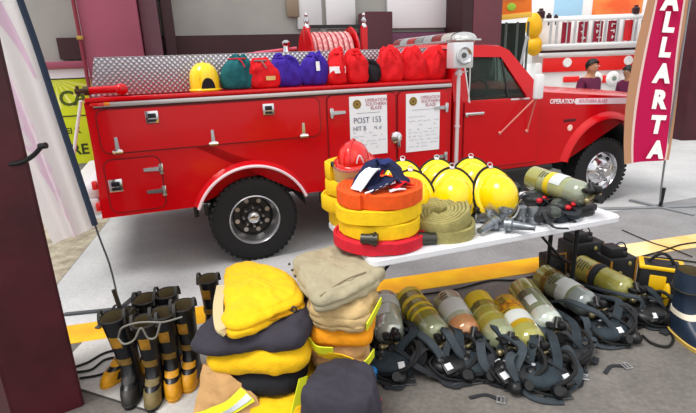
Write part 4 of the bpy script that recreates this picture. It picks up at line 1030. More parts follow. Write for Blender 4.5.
def onfront(s0, q0, s1, q1, wid, mm, nm, off):
    b = MB(); b.grid(lambda s, q: tanf(s0 + (s1 - s0) * s + wid * (q - .5), q0 + (q1 - q0) * s) + Vector((0, -off, 0)), 16, 4); b.solid(.003); return b.build(nm, mm, t)
onfront(.86, .02, .56, .98, .30, lime, 'reflective_band', .022)
onfront(.83, .30, .58, .98, .10, refl, 'silver_stripe', .028)
coat('folded_trousers', 'black folded trousers in the left stack, below the middle yellow coat', [(-.72, 1.99), (-.26, 1.99), (-.22, 2.55), (-.76, 2.58)], .165, .28, 62, black_c, 1, gl)
t, c = coat('folded_coat', 'yellow folded coat in the middle of the left stack, under the charcoal trousers', [(-.74, 2.02), (-.22, 1.98), (-.17, 2.55), (-.78, 2.56)], .285, .405, 63, yellow_c, 1, gl)
coat('folded_trousers', 'charcoal folded trousers just under the topmost yellow coat', [(-.82, 2.08), (-.66, 2.0), (-.23, 1.99), (-.17, 2.5), (-.72, 2.62)], .405, .50, 64, char_c, 1, gl, tiltx=.12)
ytop = poly_px([(226, 267), (250, 262), (272, 270), (302, 288), (304, 304), (268, 322), (233, 331), (221, 324)], .56)
t, c = coat('folded_coat', 'bright yellow folded coat on top of the left clothing stack', ytop, .505, .60, 65, yellow_c, 2, gl)
yc = [PZ(224, 285, .585), PZ(221, 305, .58), PZ(223, 325, .565), PZ(229, 332, .535)]
patch(t, c, [p + Vector((-.012, -.01, 0)) for p in yc], .05, mat('pale_cuff', '#c9b98e', .9), 'cuff', .012)
b = MB(); q = PZ(294, 308, .56) - c; b.tube([q + Vector((.014 * math.cos(k), -.012, .014 * math.sin(k))) for k in (0, .8, 1.6, 2.4, 3.2, 4, 4.8, 5.6)], .005, 6, closed=True); b.box(q + Vector((-.02, -.01, 0)), (.03, .015, .012), .003); b.build('snap_hook', mat('dark_metal', '#55504a', .4, .7), t)
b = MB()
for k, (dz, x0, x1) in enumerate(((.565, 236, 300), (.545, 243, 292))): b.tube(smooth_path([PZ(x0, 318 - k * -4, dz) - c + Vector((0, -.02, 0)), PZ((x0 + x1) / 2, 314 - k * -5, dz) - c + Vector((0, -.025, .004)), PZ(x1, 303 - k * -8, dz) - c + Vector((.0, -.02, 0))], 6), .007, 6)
b.build('fold_shade', mat('yellow_shadow_cloth', '#c98f06', .9), t)  # crease shade along the folds, put into a darker yellow
# middle stack
gm = gl
MS = [(-.36, 2.05), (.12, 2.07), (.16, 2.52), (-.33, 2.55)]
coat('folded_coat', 'dark folded trousers at the bottom of the middle stack, hidden behind the black bundle', [(-.2, 2.19), (.06, 2.17), (.08, 2.6), (-.2, 2.6)], 0, .21, 70, char_c, 2, None)
t, c = coat('folded_coat', 'tan folded coat with lime edging in the middle stack, behind the black bundle', [(-.22, 2.13), (.07, 2.11), (.10, 2.5), (-.18, 2.52)], .215, .36, 71, tan_c, 2, gm)
patch(t, c, [(-.17, 2.10, .25), (-.05, 2.075, .26), (.05, 2.075, .285), (.105, 2.13, .32)], .06, lime, 'reflective_band', side=(0, -.3, .95))
patch(t, c, [(-.18, 2.11, .35), (-.13, 2.085, .345), (-.06, 2.09, .325), (.0, 2.085, .30)], .05, yellow_c, 'yellow_trim', side=(0, -.3, .95))
t, c = coat('folded_coat', 'orange-yellow folded coat in the middle stack, under the crumpled tan coat', [(-.23, 2.11), (.09, 2.09), (.12, 2.48), (-.19, 2.5)], .365, .455, 72, orange_c, 1, gm)
patch(t, c, [(-.22, 2.14, .40), (-.18, 2.08, .385), (-.1, 2.075, .375)], .05, lime, 'reflective_band', side=(0, -.3, .95))
t, c = coat('folded_coat', 'crumpled tan folded coat directly under the beige one', [(-.22, 2.13), (.04, 2.06), (.15, 2.3), (.1, 2.56), (-.2, 2.52)], .46, .585, 73, mat('pale_tan_cloth', '#c4a877', .9, vary=.15, vscale=6, bump=.4, bscale=28), 3, gm, amp=.02)
patch(t, c, [(.07, 2.075, .50), (.12, 2.16, .54), (.155, 2.26, .545)], .05, lime, 'reflective_band', side=(0, -.3, .95))
beige = poly_px([(290, 262), (318, 254), (345, 247), (362, 258), (384, 268), (372, 283), (345, 297), (316, 304), (303, 285)], .66)
t, c = coat('folded_coat', 'beige folded coat topping the middle stack, against the table corner', beige, .59, .69, 74, beige_c, 2, gm)
patch(t, c, [PZ(320, 296, .69), PZ(345, 280, .705), PZ(366, 272, .70)], .006, mat('beige_seam', '#8f8268', .9), 'seam', .006)
b = MB()
for k in range(3): b.ell(PZ(292 + k * 3, 264 + k * 6, .665) - c + Vector((-.015, 0, 0)), (.008, .008, .008), 8)
b.build('snap', mat('dark_metal', '#55504a'), t)
t, c = coat('folded_trousers', 'black crumpled bundle lying in front of the middle stack', [(-.27, 1.80), (-.05, 1.70), (.11, 1.78), (.10, 2.0), (-.01, 2.1), (-.18, 2.06)], 0, .33, 75, char_c, 0, gl, amp=.02, puff=.03)
patch(t, c, [(-.31, 1.84, .02), (-.29, 1.92, .14), (-.25, 2.02, .27)], .05, lime, 'reflective_band', side=(-.8, -.6, .1))
t = thing('loose_cloth', 'scrap of red cloth beside the black bundle', 'clothing', PZ(374, 409, 0), 0)
b = MB(); b.ell((0, 0, .035), (.05, .06, .035)); b.bumpy(.02, 14, 3); b.build('cloth', red_c, t)
p = PZ(372, 371, .06)
t = thing('plastic_piece', 'small blue plastic bottle lying between the black bundle and the harness straps', 'piece', (p.x, p.y, 0), 0)  # small blue thing of unknown use, given a simple turned shape
b = MB(); b.lathe([(0, 0), (.03, 0), (.03, .07), (.022, .08), (0, .085)], 16); b.build('piece_body', mat('blue_plastic', '#1f7fc4', .35), t)
b = MB(); b.lathe([(.031, 0), (.033, .012), (.031, .02)], 16); b.build('rim', blackp, t)

# ------------------------------------------------------------------ rubber boots
def boot(loc, rz, label, h=.44, rub=boot_rub, toe=boot_yel, band=None, scale=1, group='fire boots standing left of the clothing', bands=True, lean=(0, 0), sole=None, toe_on=True, loops=True):
    t = thing('rubber_boot', label, 'boot', loc, rz, group)
    sl = [(0, .045, .135, .045), (.02, .045, .138, .048), (.05, .042, .135, .048), (.075, .032, .123, .047), (.10, .012, .098, .046), (.125, -.006, .076, .046), (.16, -.016, .062, .045), (.22, -.018, .062, .050), (.30, -.018, .066, .054), (.37, -.016, .070, .058), (h, -.014, .076, .063)]
    def ring(z, cx, rx, ry, off=0, a0=0, a1=2 * PI, n=28):
        o = []
        for k in range(n if abs(a1 - a0 - 2 * PI) < 1e-6 else n + 1):
            a = a0 + (a1 - a0) * k / n; ca, sa = math.cos(a), math.sin(a); e = .85
            o.append(Vector((cx + (rx + off) * math.copysign(abs(ca) ** e, ca) + lean[0] * z, (ry + off) * math.copysign(abs(sa) ** e, sa) + lean[1] * z, z)))
        return o
    b = MB(); rings = [ring(*s) for s in sl]; inner = [ring(z, cx, rx, ry, -.006) for z, cx, rx, ry in sl[:4:-1]]
    b.loft(rings, True, False); b.build('shaft', rub, t, ang=60)
    b = MB(); b.loft([ring(*sl[-1])] + inner, False, True); b.build('lining', boot_in, t)
    b = MB(); b.loft([ring(0, .045, .135, .045, .004), ring(.022, .045, .138, .048, .006), ring(.026, .045, .138, .048, .002)], True, True); b.build('sole', sole or toe, t)
    def shell(name, z0, z1, a0, a1, off, mm):
        b = MB(); rs = []; zs = [z0 + (z1 - z0) * k / 6 for k in range(7)]
        for z in zs:
            i = max(j for j in range(len(sl)) if sl[j][0] <= z + 1e-9); i = min(i, len(sl) - 2); f = (z - sl[i][0]) / (sl[i + 1][0] - sl[i][0])
            q = [sl[i][k] + (sl[i + 1][k] - sl[i][k]) * f for k in range(4)]; rs.append(ring(z, q[1], q[2], q[3], off, R(a0), R(a1), 20))
        for i in range(6):
            for k in range(20): pass
        vs = [[b.bm.verts.new(p) for p in r_] for r_ in rs]
        for i in range(6):
            for k in range(20): b.bm.faces.new((vs[i][k], vs[i][k + 1], vs[i + 1][k + 1], vs[i + 1][k]))
        b.solid(.003); return b.build(name, mm, t)
    if toe_on: shell('toe_cap', .02, .088, -62, 62, .004, toe)
    if bands:
        shell('shin_patch', .30, .365, -30, 18, .004, mat('patch_ochre', '#a8781c', .6, vary=.35, vscale=30)); shell('shin_band', .19, .225, -58, 40, .004, mat('band_ochre', '#7d5f24', .6, vary=.4, vscale=30)); shell('toe_band', .105, .128, -45, 45, .004, toe)
    b = MB(); b.tube(ring(h, *sl[-1][1:], .002), .006, 6, closed=True); b.build('top_rim', mat('rim_black', '#22221f', .6), t)
    if band:
        shell('cream_band', .125, .152, -178, 178, .004, cream)
    t.scale = (scale, scale, scale)
    if loops:
        for s in (-1, 1):
            b = MB(); b.ribbon([( -.016 + lean[0] * h + .035 * math.cos(PI * k / 10), s * .063 + lean[1] * h, h - .03 + .07 * math.sin(PI * k / 10)) for k in range(11)], .016, .004, side=(0, 1, 0)); b.build('pull_loop', mat('loop_grey', '#3b3a36', .7), t)
    return t
def face(px, py_, a, *r_, **k):
    p = PZ(px, py_, 0); return boot((p.x, p.y, 0), R(a), *r_, **k)
dy = mat('boot_dirty_yellow', '#7a6a40', .6, vary=.4, vscale=20)
face(137, 389, -80, 'black boot with yellow shin patch at the front left, its top leaning left', lean=(-.02, -.13), toe=mat('boot_black_toe', '#26231f', .5), sole=boot_rub, h=.46)
face(158, 391, -80, 'narrow black boot with grey-brown toe, second from the left in the front row', toe=dy, lean=(0, -.02), h=.44, sole=boot_rub)
face(176, 383, -76, 'black boot with bright yellow toe, third from the left in the front row', lean=(.0, -.03), h=.45)
face(194, 374, -84, 'black boot with yellow toe beside the tan coat, last of the front row', lean=(0, -.02), h=.45)
face(127, 371, -112, 'boot with only its yellow toe showing, behind the leftmost boot', h=.40, lean=(.02, .16))
face(155, 362, -92, 'black boot in the back row, behind the narrow boot', h=.43)
face(176, 357, -90, 'black boot in the back row, behind the boot with the bright yellow toe', h=.44)
face(215, 336, -92, 'black boot standing alone behind the clothing stack', h=.42, lean=(0, 0))
# a loop of cord through the boots
# cord looped round the two leftmost boots
tag_ = PZ(150, 360, 0)
def up(px, py_, Y): return PY(px, py_, Y)
b = MB(); b.tube(smooth_path([up(118, 338, 2.17), up(122, 328, 2.12), up(136, 323, 2.11), up(150, 322, 2.12), up(164, 322, 2.12), up(182, 317, 2.17)], 6), .005, 6)
b.tube(smooth_path([up(118, 338, 2.17), up(124, 344, 2.10), up(134, 340, 2.10), up(141, 328, 2.10), up(148, 338, 2.11), up(156, 337, 2.11), up(160, 324, 2.11)], 6), .005, 6)
tag(b.build('cord', mat('cord_grey', '#7c7a72', .7)), 'pale grey cord looped around the tops of the front boots', 'cord')
# big blue boot on the right
a_, b_ = PZ(664, 325, 0), PZ(704, 360, 0); d_ = b_ - a_; o_ = a_ + d_.normalized() * .13
boot((o_.x + .03, o_.y, 0), math.atan2(d_.y, d_.x), 'dark blue rubber boot with cream band and yellow sole at the right edge', h=.27, rub=boot_blue, toe=mat('sole_tan', '#d6b35a', .6), group=None, bands=False, toe_on=False, loops=False, band=True, scale=1.2)
# ------------------------------------------------------------------ black and yellow cases behind the cylinders
casey = mat('case_yellow', '#e8b90c', .4, vary=.1, vscale=9); caseb = mat('case_black', '#16171a', .5, bump=.06, bscale=60); caseo = mat('case_orange', '#9c6a12', .5)
def case(px, py_, rz, size, label, style, group='black and yellow equipment cases'):
    p = PZ(px, py_, 0); t = thing('equipment_case', label, 'case', (p.x, p.y, 0), R(rz), group); W, D, H = size
    b = MB(); b.box((0, 0, H / 2), (W, D, H), .012)
    b.build('case_body', caseb, t)
    if style == 'lid':
        b = MB(); b.box((0, 0, H + .006), (W + .014, D + .014, .022), .006); b.build('lid', casey, t)
        b = MB(); b.box((0, 0, H + .018), (W - .05, D - .04, .004), .002); b.build('lid_inset', caseb, t)
        b = MB(); b.box((-.02, -D / 2 - .004, H * .66), (.10, .012, .12), .008); b.build('front_panel', casey, t)
        for s in (-1, 1):
            b = MB(); b.grid(lambda u, v: (W / 2 - .04 + .035 * s + .012 * math.cos(PI * v), -D / 2 - .002 - .05 * math.sin(PI * v), .01 + H * .55 * v + .02), 2, 10) if False else b.ell((W / 2 - .045 + .045 * s, -D / 2 - .01, H * .42), (.026, .035, H * .30), 16); b.build('side_bumper', casey, t)
        b = MB(); b.tube([(-.08 + .16 * k / 12, 0, H + .015 + .075 * math.sin(PI * k / 12)) for k in range(13)], .011, 8); b.build('handle', black, t)
    elif style == 'box':
        b = MB()
        for s in (-1, 1):
            b.box((s * (W / 2 - .01), -D / 2 - .002, H / 2), (.016, .008, H * .9), .003)
        b.build('edge_strip', caseo, t)
        b = MB(); b.box((-W * .2, 0, H + .04), (W * .45, D * .7, .08), .01); b.cyl((W * .25, 0, H), (W * .25, 0, H + .05), .025); b.box((W * .1, -.02, H + .02), (W * .2, D * .5, .04), .008); b.build('top_unit', caseb, t)
        b = MB(); b.tube([(W * .1 + .05 * math.cos(PI * k / 10), 0, H + .04 + .06 * math.sin(PI * k / 10)) for k in range(11)], .005, 6); b.build('wire_loop', blackp, t)
        b = MB(); b.ell((-W * .12, -D / 2 - .004, H * .45), (.022, .006, .02), 12); b.ell((W * .2, -D / 2 - .004, H * .8), (.014, .01, .02), 12); b.build('badge', mat('badge_khaki', '#8d8448', .5), t)
    else:
        b = MB(); b.prism([(-W / 2, 0), (W / 2, 0), (W / 2, H), (-W / 2, H)], lambda x, z, d: (x, d, z), -D / 2 - .006, -D / 2 - .001)
        b.build('front_frame', caseo, t)
        b = MB(); b.box((0, -D / 2 - .007, H / 2), (W - .02, .006, H - .02), .002); b.ell((0, -D / 2 - .009, H * .5), (.03, .005, .03), 14); b.build('front_face', caseb, t)
    return t
case(552, 277, 14, (.17, .12, .21), 'small black case with thin orange edge leaning beside the right table leg', 'frame').rotation_euler.x = R(-8)
case(578, 268, 14, (.30, .20, .26), 'tall black case with fittings on top, under the right end of the table', 'box')
case(613, 280, 10, (.24, .18, .22), 'black case with a wire loop on top, in the middle of the row of cases', 'box')
case(655, 304, 0, (.26, .18, .30), 'black case with bright yellow lid and yellow front panel, right of the cylinders', 'lid').rotation_euler.z = R(-28)

# ------------------------------------------------------------------ cables and small things on the floor
def cable(label, pts, r=.007, mm=None, n=7, group='black cables lying on the floor'):
    b = MB(); q = smooth_path(pts, n)
    b.tube(q, r, 6); o = b.build('cable', mm or black, None); return tag(o, label, 'cable', group)
def fl(*pp, z=.012): return [PZ(x, y, 0) + Vector((0, 0, z)) for x, y in pp]
cable('black cable leaving the left column highest, towards the boots', fl((74, 369), (88, 364), (104, 355), (122, 350)))
cable('black cable looping just below the highest one beside the left column', fl((76, 374), (92, 371), (106, 361), (124, 358)))
cable('black cable nearest the viewer beside the left column', fl((80, 380), (98, 377), (118, 370), (136, 366)))
cable('black cable running along the front edge of the yellow floor stripe', fl((390, 300), (420, 296), (455, 291), (490, 282), (520, 281), (548, 272)))
cable('thin black cable crossing the pale end of the floor stripe under the flag stand', fl((622, 231), (650, 243), (672, 250), (692, 258)), .005)
cable('black cable at the right, lying just in front of the pale floor stripe', fl((640, 258), (662, 252), (680, 246), (700, 243)))
cable('black cable at the right below the others, running to the yellow-lidded case', fl((636, 263), (655, 259), (676, 261), (700, 264)))
o = cable('small loop of black hose on the floor in front of the yellow-lidded case', fl((638, 330), (655, 322), (672, 337), (668, 348), (652, 345), (642, 337)), .008, group=None); o['category'] = 'hose'; o.name = 'hose_loop'
def buckle(px, py_, rz, label):
    p = PZ(px, py_, 0); t = thing('strap_buckle', label, 'buckle', (p.x, p.y, 0), R(rz), 'loose buckles on the floor')
    b = MB(); b.tube([(x * .026, y * .02, .008) for x, y in ((-1, -1), (1, -1), (1, 1), (-1, 1))], .006, 6, closed=True); b.box((0, 0, .008), (.05, .008, .008)); b.build('buckle_frame', mat('buckle_grey', '#b9bbbd', .3, .7), t)
    b = MB(); b.ribbon(smooth_path([(0, .01, .008), (.02, .08, .006), (-.03, .16, .006)], 5), .022, .004); b.build('strap', strapd, t)
buckle(583, 378, -20, 'silver buckle on the bare floor, middle of the three')
buckle(501, 401, 70, 'buckle on the bare floor nearest the viewer')
buckle(626, 367, 100, 'small buckle on the bare floor furthest right')

# ------------------------------------------------------------------ near column with its hook
cc = PZ(85, 405, 0); ccol = Vector((-1.476, 2.215, 0))
ca = R(8); e1 = Vector((-math.cos(ca), math.sin(-ca) * -1, 0))
pA = ccol; pB = Vector((-1.735, 2.04, 0)); pC = pB + Vector((-.27, .17, 0)); pD = pC + Vector((.02, .32, 0)); pE = pA + Vector((-.20, .30, 0))
q = [pA, pB, pC, pD, pE]
b = MB(); b.prism([(p.x, p.y) for p in q], lambda x, y, z: (x, y, z), 0, 3.6)
es = [e for e in b.bm.edges if abs(e.verts[0].co.z - e.verts[1].co.z) > 3 and len(e.link_faces) == 2 and e.calc_face_angle(0) > 1]
bmesh.ops.bevel(b.bm, geom=es, offset=.012, segments=2, affect='EDGES')
struct(b.build('column_5', mat('near_column_paint', '#4c121e', .42, vary=.4, vscale=4, bump=.12, bscale=12)))
t = thing('wall_hook', 'dark iron hook bracket on the near maroon column', 'hook', (-1.53, 2.2, 1.33), 0)
b = MB(); b.tube(smooth_path([(-.10, -.02, .015), (0, -.02, .02), (.055, -.02, .03), (.11, -.02, .06), (.155, -.02, .10)], 6), .011, 8); b.tube([(.14, -.02, .095), (.175, -.02, .10)], .014, 8); b.build('arm', blackp, t)
b = MB(); b.box((-.10, -.012, .015), (.06, .02, .08), .006); b.build('mount_plate', blackp, t)

# ------------------------------------------------------------------ flags
FY = 3.29
t = thing('feather_flag', 'white and pale pink feather flag on a dark pole beside the near column', 'flag', (-1.76, FY, 0), 0)
O_ = Vector((-1.76, FY, 0))
pole = [PY(118, 303, FY) * 1, PY(110, 266, FY), PY(95, 225, FY), PY(57, 110, FY), PY(36, 45, FY), PY(20, 0, FY), PY(2, -50, FY)]
pole = [p - O_ for p in pole]; pole[0] = Vector((0, 0, .03)); pole.append(pole[-1] + Vector((-.10, 0, .22)))
b = MB(); b.tube(smooth_path(pole, 5), .007, 8); b.build('pole', mat('pole_grey', '#5c6068', .3, .7), t)
sl = smooth_path(pole[2:], 6)
b = MB(); b.tube(sl, .021, 10); b.build('pole_sleeve', mat('sleeve_navy', '#26344a', .8), t)
def thin_cloth(name, hexc):
    M = bpy.data.materials.new(name); M.use_nodes = True; nt = M.node_tree; b = nt.nodes['Principled BSDF']; b.inputs['Base Color'].default_value = lin(hexc); b.inputs['Roughness'].default_value = .9
    tr_ = nt.nodes.new('ShaderNodeBsdfTranslucent'); tr_.inputs['Color'].default_value = lin(hexc); mx = nt.nodes.new('ShaderNodeMixShader'); mx.inputs['Fac'].default_value = .4
    nt.links.new(b.outputs[0], mx.inputs[1]); nt.links.new(tr_.outputs[0], mx.inputs[2]); nt.links.new(mx.outputs[0], nt.nodes['Material Output'].inputs['Surface']); return M
wh = thin_cloth('flag_white', '#fbfafa')
pk = thin_cloth('flag_pink', '#f8e2f2')
def flagfn(s, q_):
    i = s * (len(sl) - 1); k = min(len(sl) - 2, int(i)); p = sl[k].lerp(sl[k + 1], i - k)
    wid = .30 + .50 * s
    p = p + Vector((-wid * q_, .03 * math.sin(q_ * 11 + s * 2) + .015 * math.sin(q_ * 23 + s * 5), -.10 * q_ * (1 - s) - .02))
    return p
b = MB(); b.grid(flagfn, 30, 40); b.solid(.003); fo = b.build('flag_cloth', wh, t)
def swirl(q0, q1, s0, s1, sk):
    def fn(s, q_):
        ss = s0 + (s1 - s0) * s; qq = q0 + (q1 - q0) * q_ * (math.sin(PI * (.08 + .84 * s))) + sk * s
        p = flagfn(ss, min(1, max(0, qq))); return p + Vector((0, -.004, 0))
    b = MB(); b.grid(fn, 26, 12); b.solid(.0015); return b.build('pink_panel', pk, t)
swirl(.38, 1.0, .0, .98, .10); swirl(.14, .26, .3, .95, .12)
b = MB(); b.cyl((0, 0, .02), (-.02, 0, .17), .017, 10); b.build('ground_socket', blackp, t)
for a in (8, 82):
    b = MB(); b.box((0, 0, .012), (.80 if a == 8 else .56, .035, .014), .003, Euler((0, 0, R(a)))); b.build('cross_foot', mat('foot_grey', '#50545a', .4, .5), t)

BY_ = 5.275; O_ = Vector((3.604, BY_, 0))
t = thing('feather_flag', 'magenta feather flag with white vertical letters and tan border on a grey pole', 'flag', O_, R(0))
bp = [PY(660, 205, BY_), PY(661, 190, BY_), PY(668, 140, BY_), PY(677, 85, BY_), PY(686, 25, BY_), PY(692, -15, BY_), PY(694, -60, BY_)]
bp = [p - O_ for p in bp]; bp[0] = Vector((0, 0, .03)); bp.append(bp[-1] + Vector((-.06, 0, .3)))
b = MB(); b.tube(smooth_path(bp, 5), .011, 8); b.build('pole', mat('pole_silver', '#8d9096', .3, .7), t)
mg = mat('magenta_cloth', '#c01752', .8, spec=.2); tanb = mat('tan_border', '#b98a6a', .8); 
left = [PY(632, 163, BY_) - O_, PY(633, 140, BY_) - O_, PY(637, 100, BY_) - O_, PY(645, 50, BY_) - O_, PY(655, 0, BY_) - O_, PY(662, -40, BY_) - O_, PY(672, -75, BY_) - O_]
right = [PY(664, 160, BY_) - O_, PY(668, 140, BY_) - O_, PY(673.5, 100, BY_) - O_, PY(678, 50, BY_) - O_, PY(684, 0, BY_) - O_, PY(689, -40, BY_) - O_, PY(691, -75, BY_) - O_]
lp, rp_ = smooth_path(left, 6), smooth_path(right, 6)
def wave(p, s, q_): return p + Vector((0, .018 * math.sin(q_ * 5 + s * 7) - .0, 0))
def banner(q0, q1, off=0):
    def fn(s, q_):
        i = s * (len(lp) - 1); k = min(len(lp) - 2, int(i)); f = i - k; qq = q0 + (q1 - q0) * q_
        a = lp[k].lerp(lp[k + 1], f); c = rp_[k].lerp(rp_[k + 1], f); return wave(a + (c - a) * qq, s, qq) + Vector((0, off, 0))
    return fn
b = MB(); b.grid(banner(0, 1), 40, 12); b.solid(.003); b.build('flag_cloth', mg, t)
b = MB(); b.grid(banner(-.27, 0), 40, 4); b.solid(.003); b.build('border', tanb, t)
b = MB(); b.grid(banner(1.0, 1.13), 40, 3); b.solid(.003); b.build('border', tanb, t)
b = MB(); b.grid(banner(-.03, .035, -.005), 40, 2); b.solid(.002); b.grid(banner(.97, 1.03, -.005), 40, 2); b.build('edge_line', mat('pale_line', '#e6c9c4', .8), t)
for ch, px, py_, sc in (('A', 669, 0, 1), ('L', 667, 22, 1), ('L', 663.5, 47, 1), ('A', 660.5, 73, 1), ('R', 657.5, 99, 1), ('T', 655.5, 124, 1), ('A', 654.5, 149, 1)):
    p = PY(px, py_, BY_) - O_; hgt = .18
    M = Matrix.Translation(p + Vector((0, -.026, -hgt * .5))) @ Matrix.Rotation(R(4), 4, 'Y') @ TX90
    text(ch, .255, mat('letter_white', '#ffffff', .6), t, M, 'letter', .001, bold=2.6, align='CENTER', sx=.92)
b = MB(); b.cyl((0, 0, .02), (.012, 0, .24), .02, 10); b.build('ground_socket', blackp, t)
for a in (-1, 118):
    b = MB(); b.box((0, 0, .014), (1.5 if a == -1 else .72, .05, .016), .003, Euler((0, 0, R(a)))); b.build('cross_foot', mat('foot_pale_grey', '#9da1a5', .4, .5), t)

# column at the far right
rc = PZ(678, 140, 0)
b = MB(); b.box((rc.x + .55, rc.y + .2, 1.9), (1.1, .6, 3.8), .02); struct(b.build('column_6', mat('right_column_paint', '#4a1722', .55, vary=.3, vscale=5), ang=30))

# ------------------------------------------------------------------ things outdoors behind the truck
ft = thing('fire_engine', 'red and white fire engine with a ladder on its side, parked behind the flag', 'fire truck', (4.3, 11.0, 0), R(-1))
RW = mat('engine_white', '#f4f2f0', .4)
b = MB(); b.box((2.9, 1.15, 1.1), (5.8, 2.3, .95), .04); b.box((2.9, 1.25, 2.05), (5.8, 1.7, 1.0), .03); b.build('body', RW, ft)
b = MB(); b.box((2.95, -.02, 1.52), (5.7, .06, .30), .01); b.box((2.9, 1.15, .62), (5.8, 2.3, .1), .02); b.build('red_band', red_far, ft)
b = MB(); b.box((2.9, -.03, 1.74), (5.8, .08, .07), .01); b.build('white_rail', RW, ft)
b = MB(); b.box((2.9, .38, 1.80), (5.8, .2, .06), .01); b.build('dark_ledge', maroon_d, ft)
for x in (.62, 1.95):
    b = MB(); b.lathe([(0, .02), (.085, .02), (.1, 0), (0, 0)], 20, Matrix.Translation((x, -.05, 1.56)) @ TX90); b.build('round_lamp', RW, ft)
b = MB(); b.box((.75, -.03, 1.20), (.35, .03, .12), .01); b.box((1.6, -.03, 1.18), (.4, .03, .16), .01); b.build('red_panel', red_far, ft)
for x in (1.28, 1.66):
    b = MB(); b.lathe([(.0, .06), (.10, .06), (.15, .02), (.16, 0), (0, 0)], 24, Matrix.Translation((x, -.04, 1.19)) @ TX90); g_ = b.build('gauge', RW, ft)
    b = MB(); b.lathe([(0, .01), (.05, .01), (.05, 0), (0, 0)], 16, Matrix.Translation((x, -.10, 1.19)) @ TX90); b.build('gauge_centre', mat('gauge_grey', '#7f8f80', .4), g_)
for x in (.9, 4.8):
    M = Matrix.Translation((x, .16, .5)) @ TX90
    b = MB(); b.lathe([(.28, -.14), (.45, -.13), (.5, -.08), (.5, .08), (.45, .13), (.28, .14)], 32, M); wt = b.build('tyre', tyre, ft)
    b = MB(); b.lathe([(.28, .12), (.2, .06), (.1, .1), (0, .1)], 24, M); b.build('rim', chrome, ft)
ld = thing('ladder', 'white side ladder carried along the fire engine, with maroon plates between its rungs', 'ladder', (4.3, 10.86, 0), R(-1))
b = MB(); b.box((2.6, 0, 2.44), (5.2, .05, .065), .012); b.box((2.6, 0, 1.92), (5.2, .05, .065), .012); b.build('rail', mat('ladder_white', '#eef0f0', .35, .2), ld)
for k in range(15):
    b = MB(); b.cyl((.16 + k * .35, 0, 1.92), (.16 + k * .35, 0, 2.44), .013, 10); b.build('rung', mat('ladder_grey', '#c9cdd0', .35, .5), ld)
plm = mat('maroon_plate', '#9c1030', .5); plr = mat('bright_red_plate', '#e0222c', .4)
for x, mm in ((.52, plm), (.87, plm), (1.2, plm), (1.5, plm), (1.85, plr), (2.2, maroon_d)):
    b = MB(); b.box((x, .06, 2.18), (.19, .02, .42), .004); pl = b.build('plate', mm, ld)
b = MB(); rnd = random.Random(4)
for x in (.87, 1.2, 1.5):
    for k in range(3): b.box((x + rnd.uniform(-.03, .03), .045, 2.32 - k * .13), (rnd.uniform(.05, .10), .004, .022)); b.box((x + rnd.uniform(-.05, .05), .045, 2.30 - k * .12), (.02, .004, .07))
b.build('plate_marking', RW, ld, smooth=False)
b = MB(); rnd = random.Random(9)
for k in range(40): b.box((.2 + k * .13, .09, 2.18), (.05, .02, .46), .004)
b.build('backing_slat', mat('ladder_backing', '#c2c3c6', .6), ld)
for k, (z, lb_) in enumerate(((2.36, 'upper yellow bundle hanging at the left end of the ladder'), (2.07, 'lower yellow bundle hanging under the upper one at the ladder end'))):
    p = PY(534, 26 + k * 20, 11.2); b = MB(); b.ell((0, 0, 0), (.18, .15, .27 if k == 0 else .21), 18); b.bumpy(.02, 5, k); o = b.build('yellow_bundle', mat('bundle_yellow', '#f2b705', .5), None, M=Matrix.Translation(p)); tag(o, lb_, 'bundle', 'yellow bundles on the fire engine')
o = MB().tube([PY(527, 36, 10.2), PY(521, 64, 10.2), PY(516, 90, 10.2)], .03, 8).build('hand_rail', steel, None); tag(o, 'pale slanting hand rail left of the yellow bundles', 'rail')
# market stall with an orange sign left of the engine
st = thing('market_stall', 'dark shaded stall with an orange sign on top, beyond the cab roof', 'stall', (3.31, 10.4, 0), 0)
b = MB(); b.box((.12, .3, 1.2), (.84, .1, 2.4)); b.build('shade_panel', mat('stall_dark', '#1c2620', .8), st)  # dark panel standing in for the shade inside the stall
b = MB()
for x in (-.2, .05, .28, .5): b.cyl((x, 0, 0), (x, 0, 2.4), .025, 8)
b.build('post', mat('stall_post', '#5d665f', .6), st)
b = MB(); b.box((.11, -.06, 2.72), (.80, .06, .52), .01, Euler((0, R(-4), 0))); sg = b.build('sign_board', mat('orange_sign', '#f07a1c', .6), st)
b = MB(); b.box((.11, -.10, 2.50), (.80, .02, .10), .004, Euler((0, R(-4), 0))); b.build('sign_stripe', mat('sign_yellow', '#f4c24a', .6), sg)
b = MB(); b.ell((.10, -.1, 2.68), (.09, .01, .075), 16); b.build('sign_dot', mat('sign_green', '#9fd03a', .6), sg)
b = MB(); b.box((.15, -.1, 2.86), (.45, .02, .10), .004); b.build('sign_panel', mat('sign_pink', '#f6d8d0', .6), sg)
bb = thing('billboard', 'large pale billboard with blue and orange areas above the fire engine', 'billboard', (6.2, 15.5, 0), 0)
b = MB(); b.box((1.2, 0, 3.35), (4.2, .1, 1.3), .01); b.build('board', mat('board_white', '#f6f4f2', .5), bb)
b = MB(); b.box((.62, -.06, 3.35), (.85, .02, 1.28), .004); b.build('blue_panel', mat('board_blue', '#a9d4ee', .5), bb)
b = MB(); b.box((2.1, -.06, 3.35), (1.5, .02, 1.28), .004); b.build('orange_panel', mat('board_orange', '#f2a050', .5, hex2='#f2602a', vscale=1.5), bb)
b = MB()
for x in (-.4, 2.8): b.cyl((x, .1, 0), (x, .1, 3), .06, 10)
b.build('post', steel, bb)
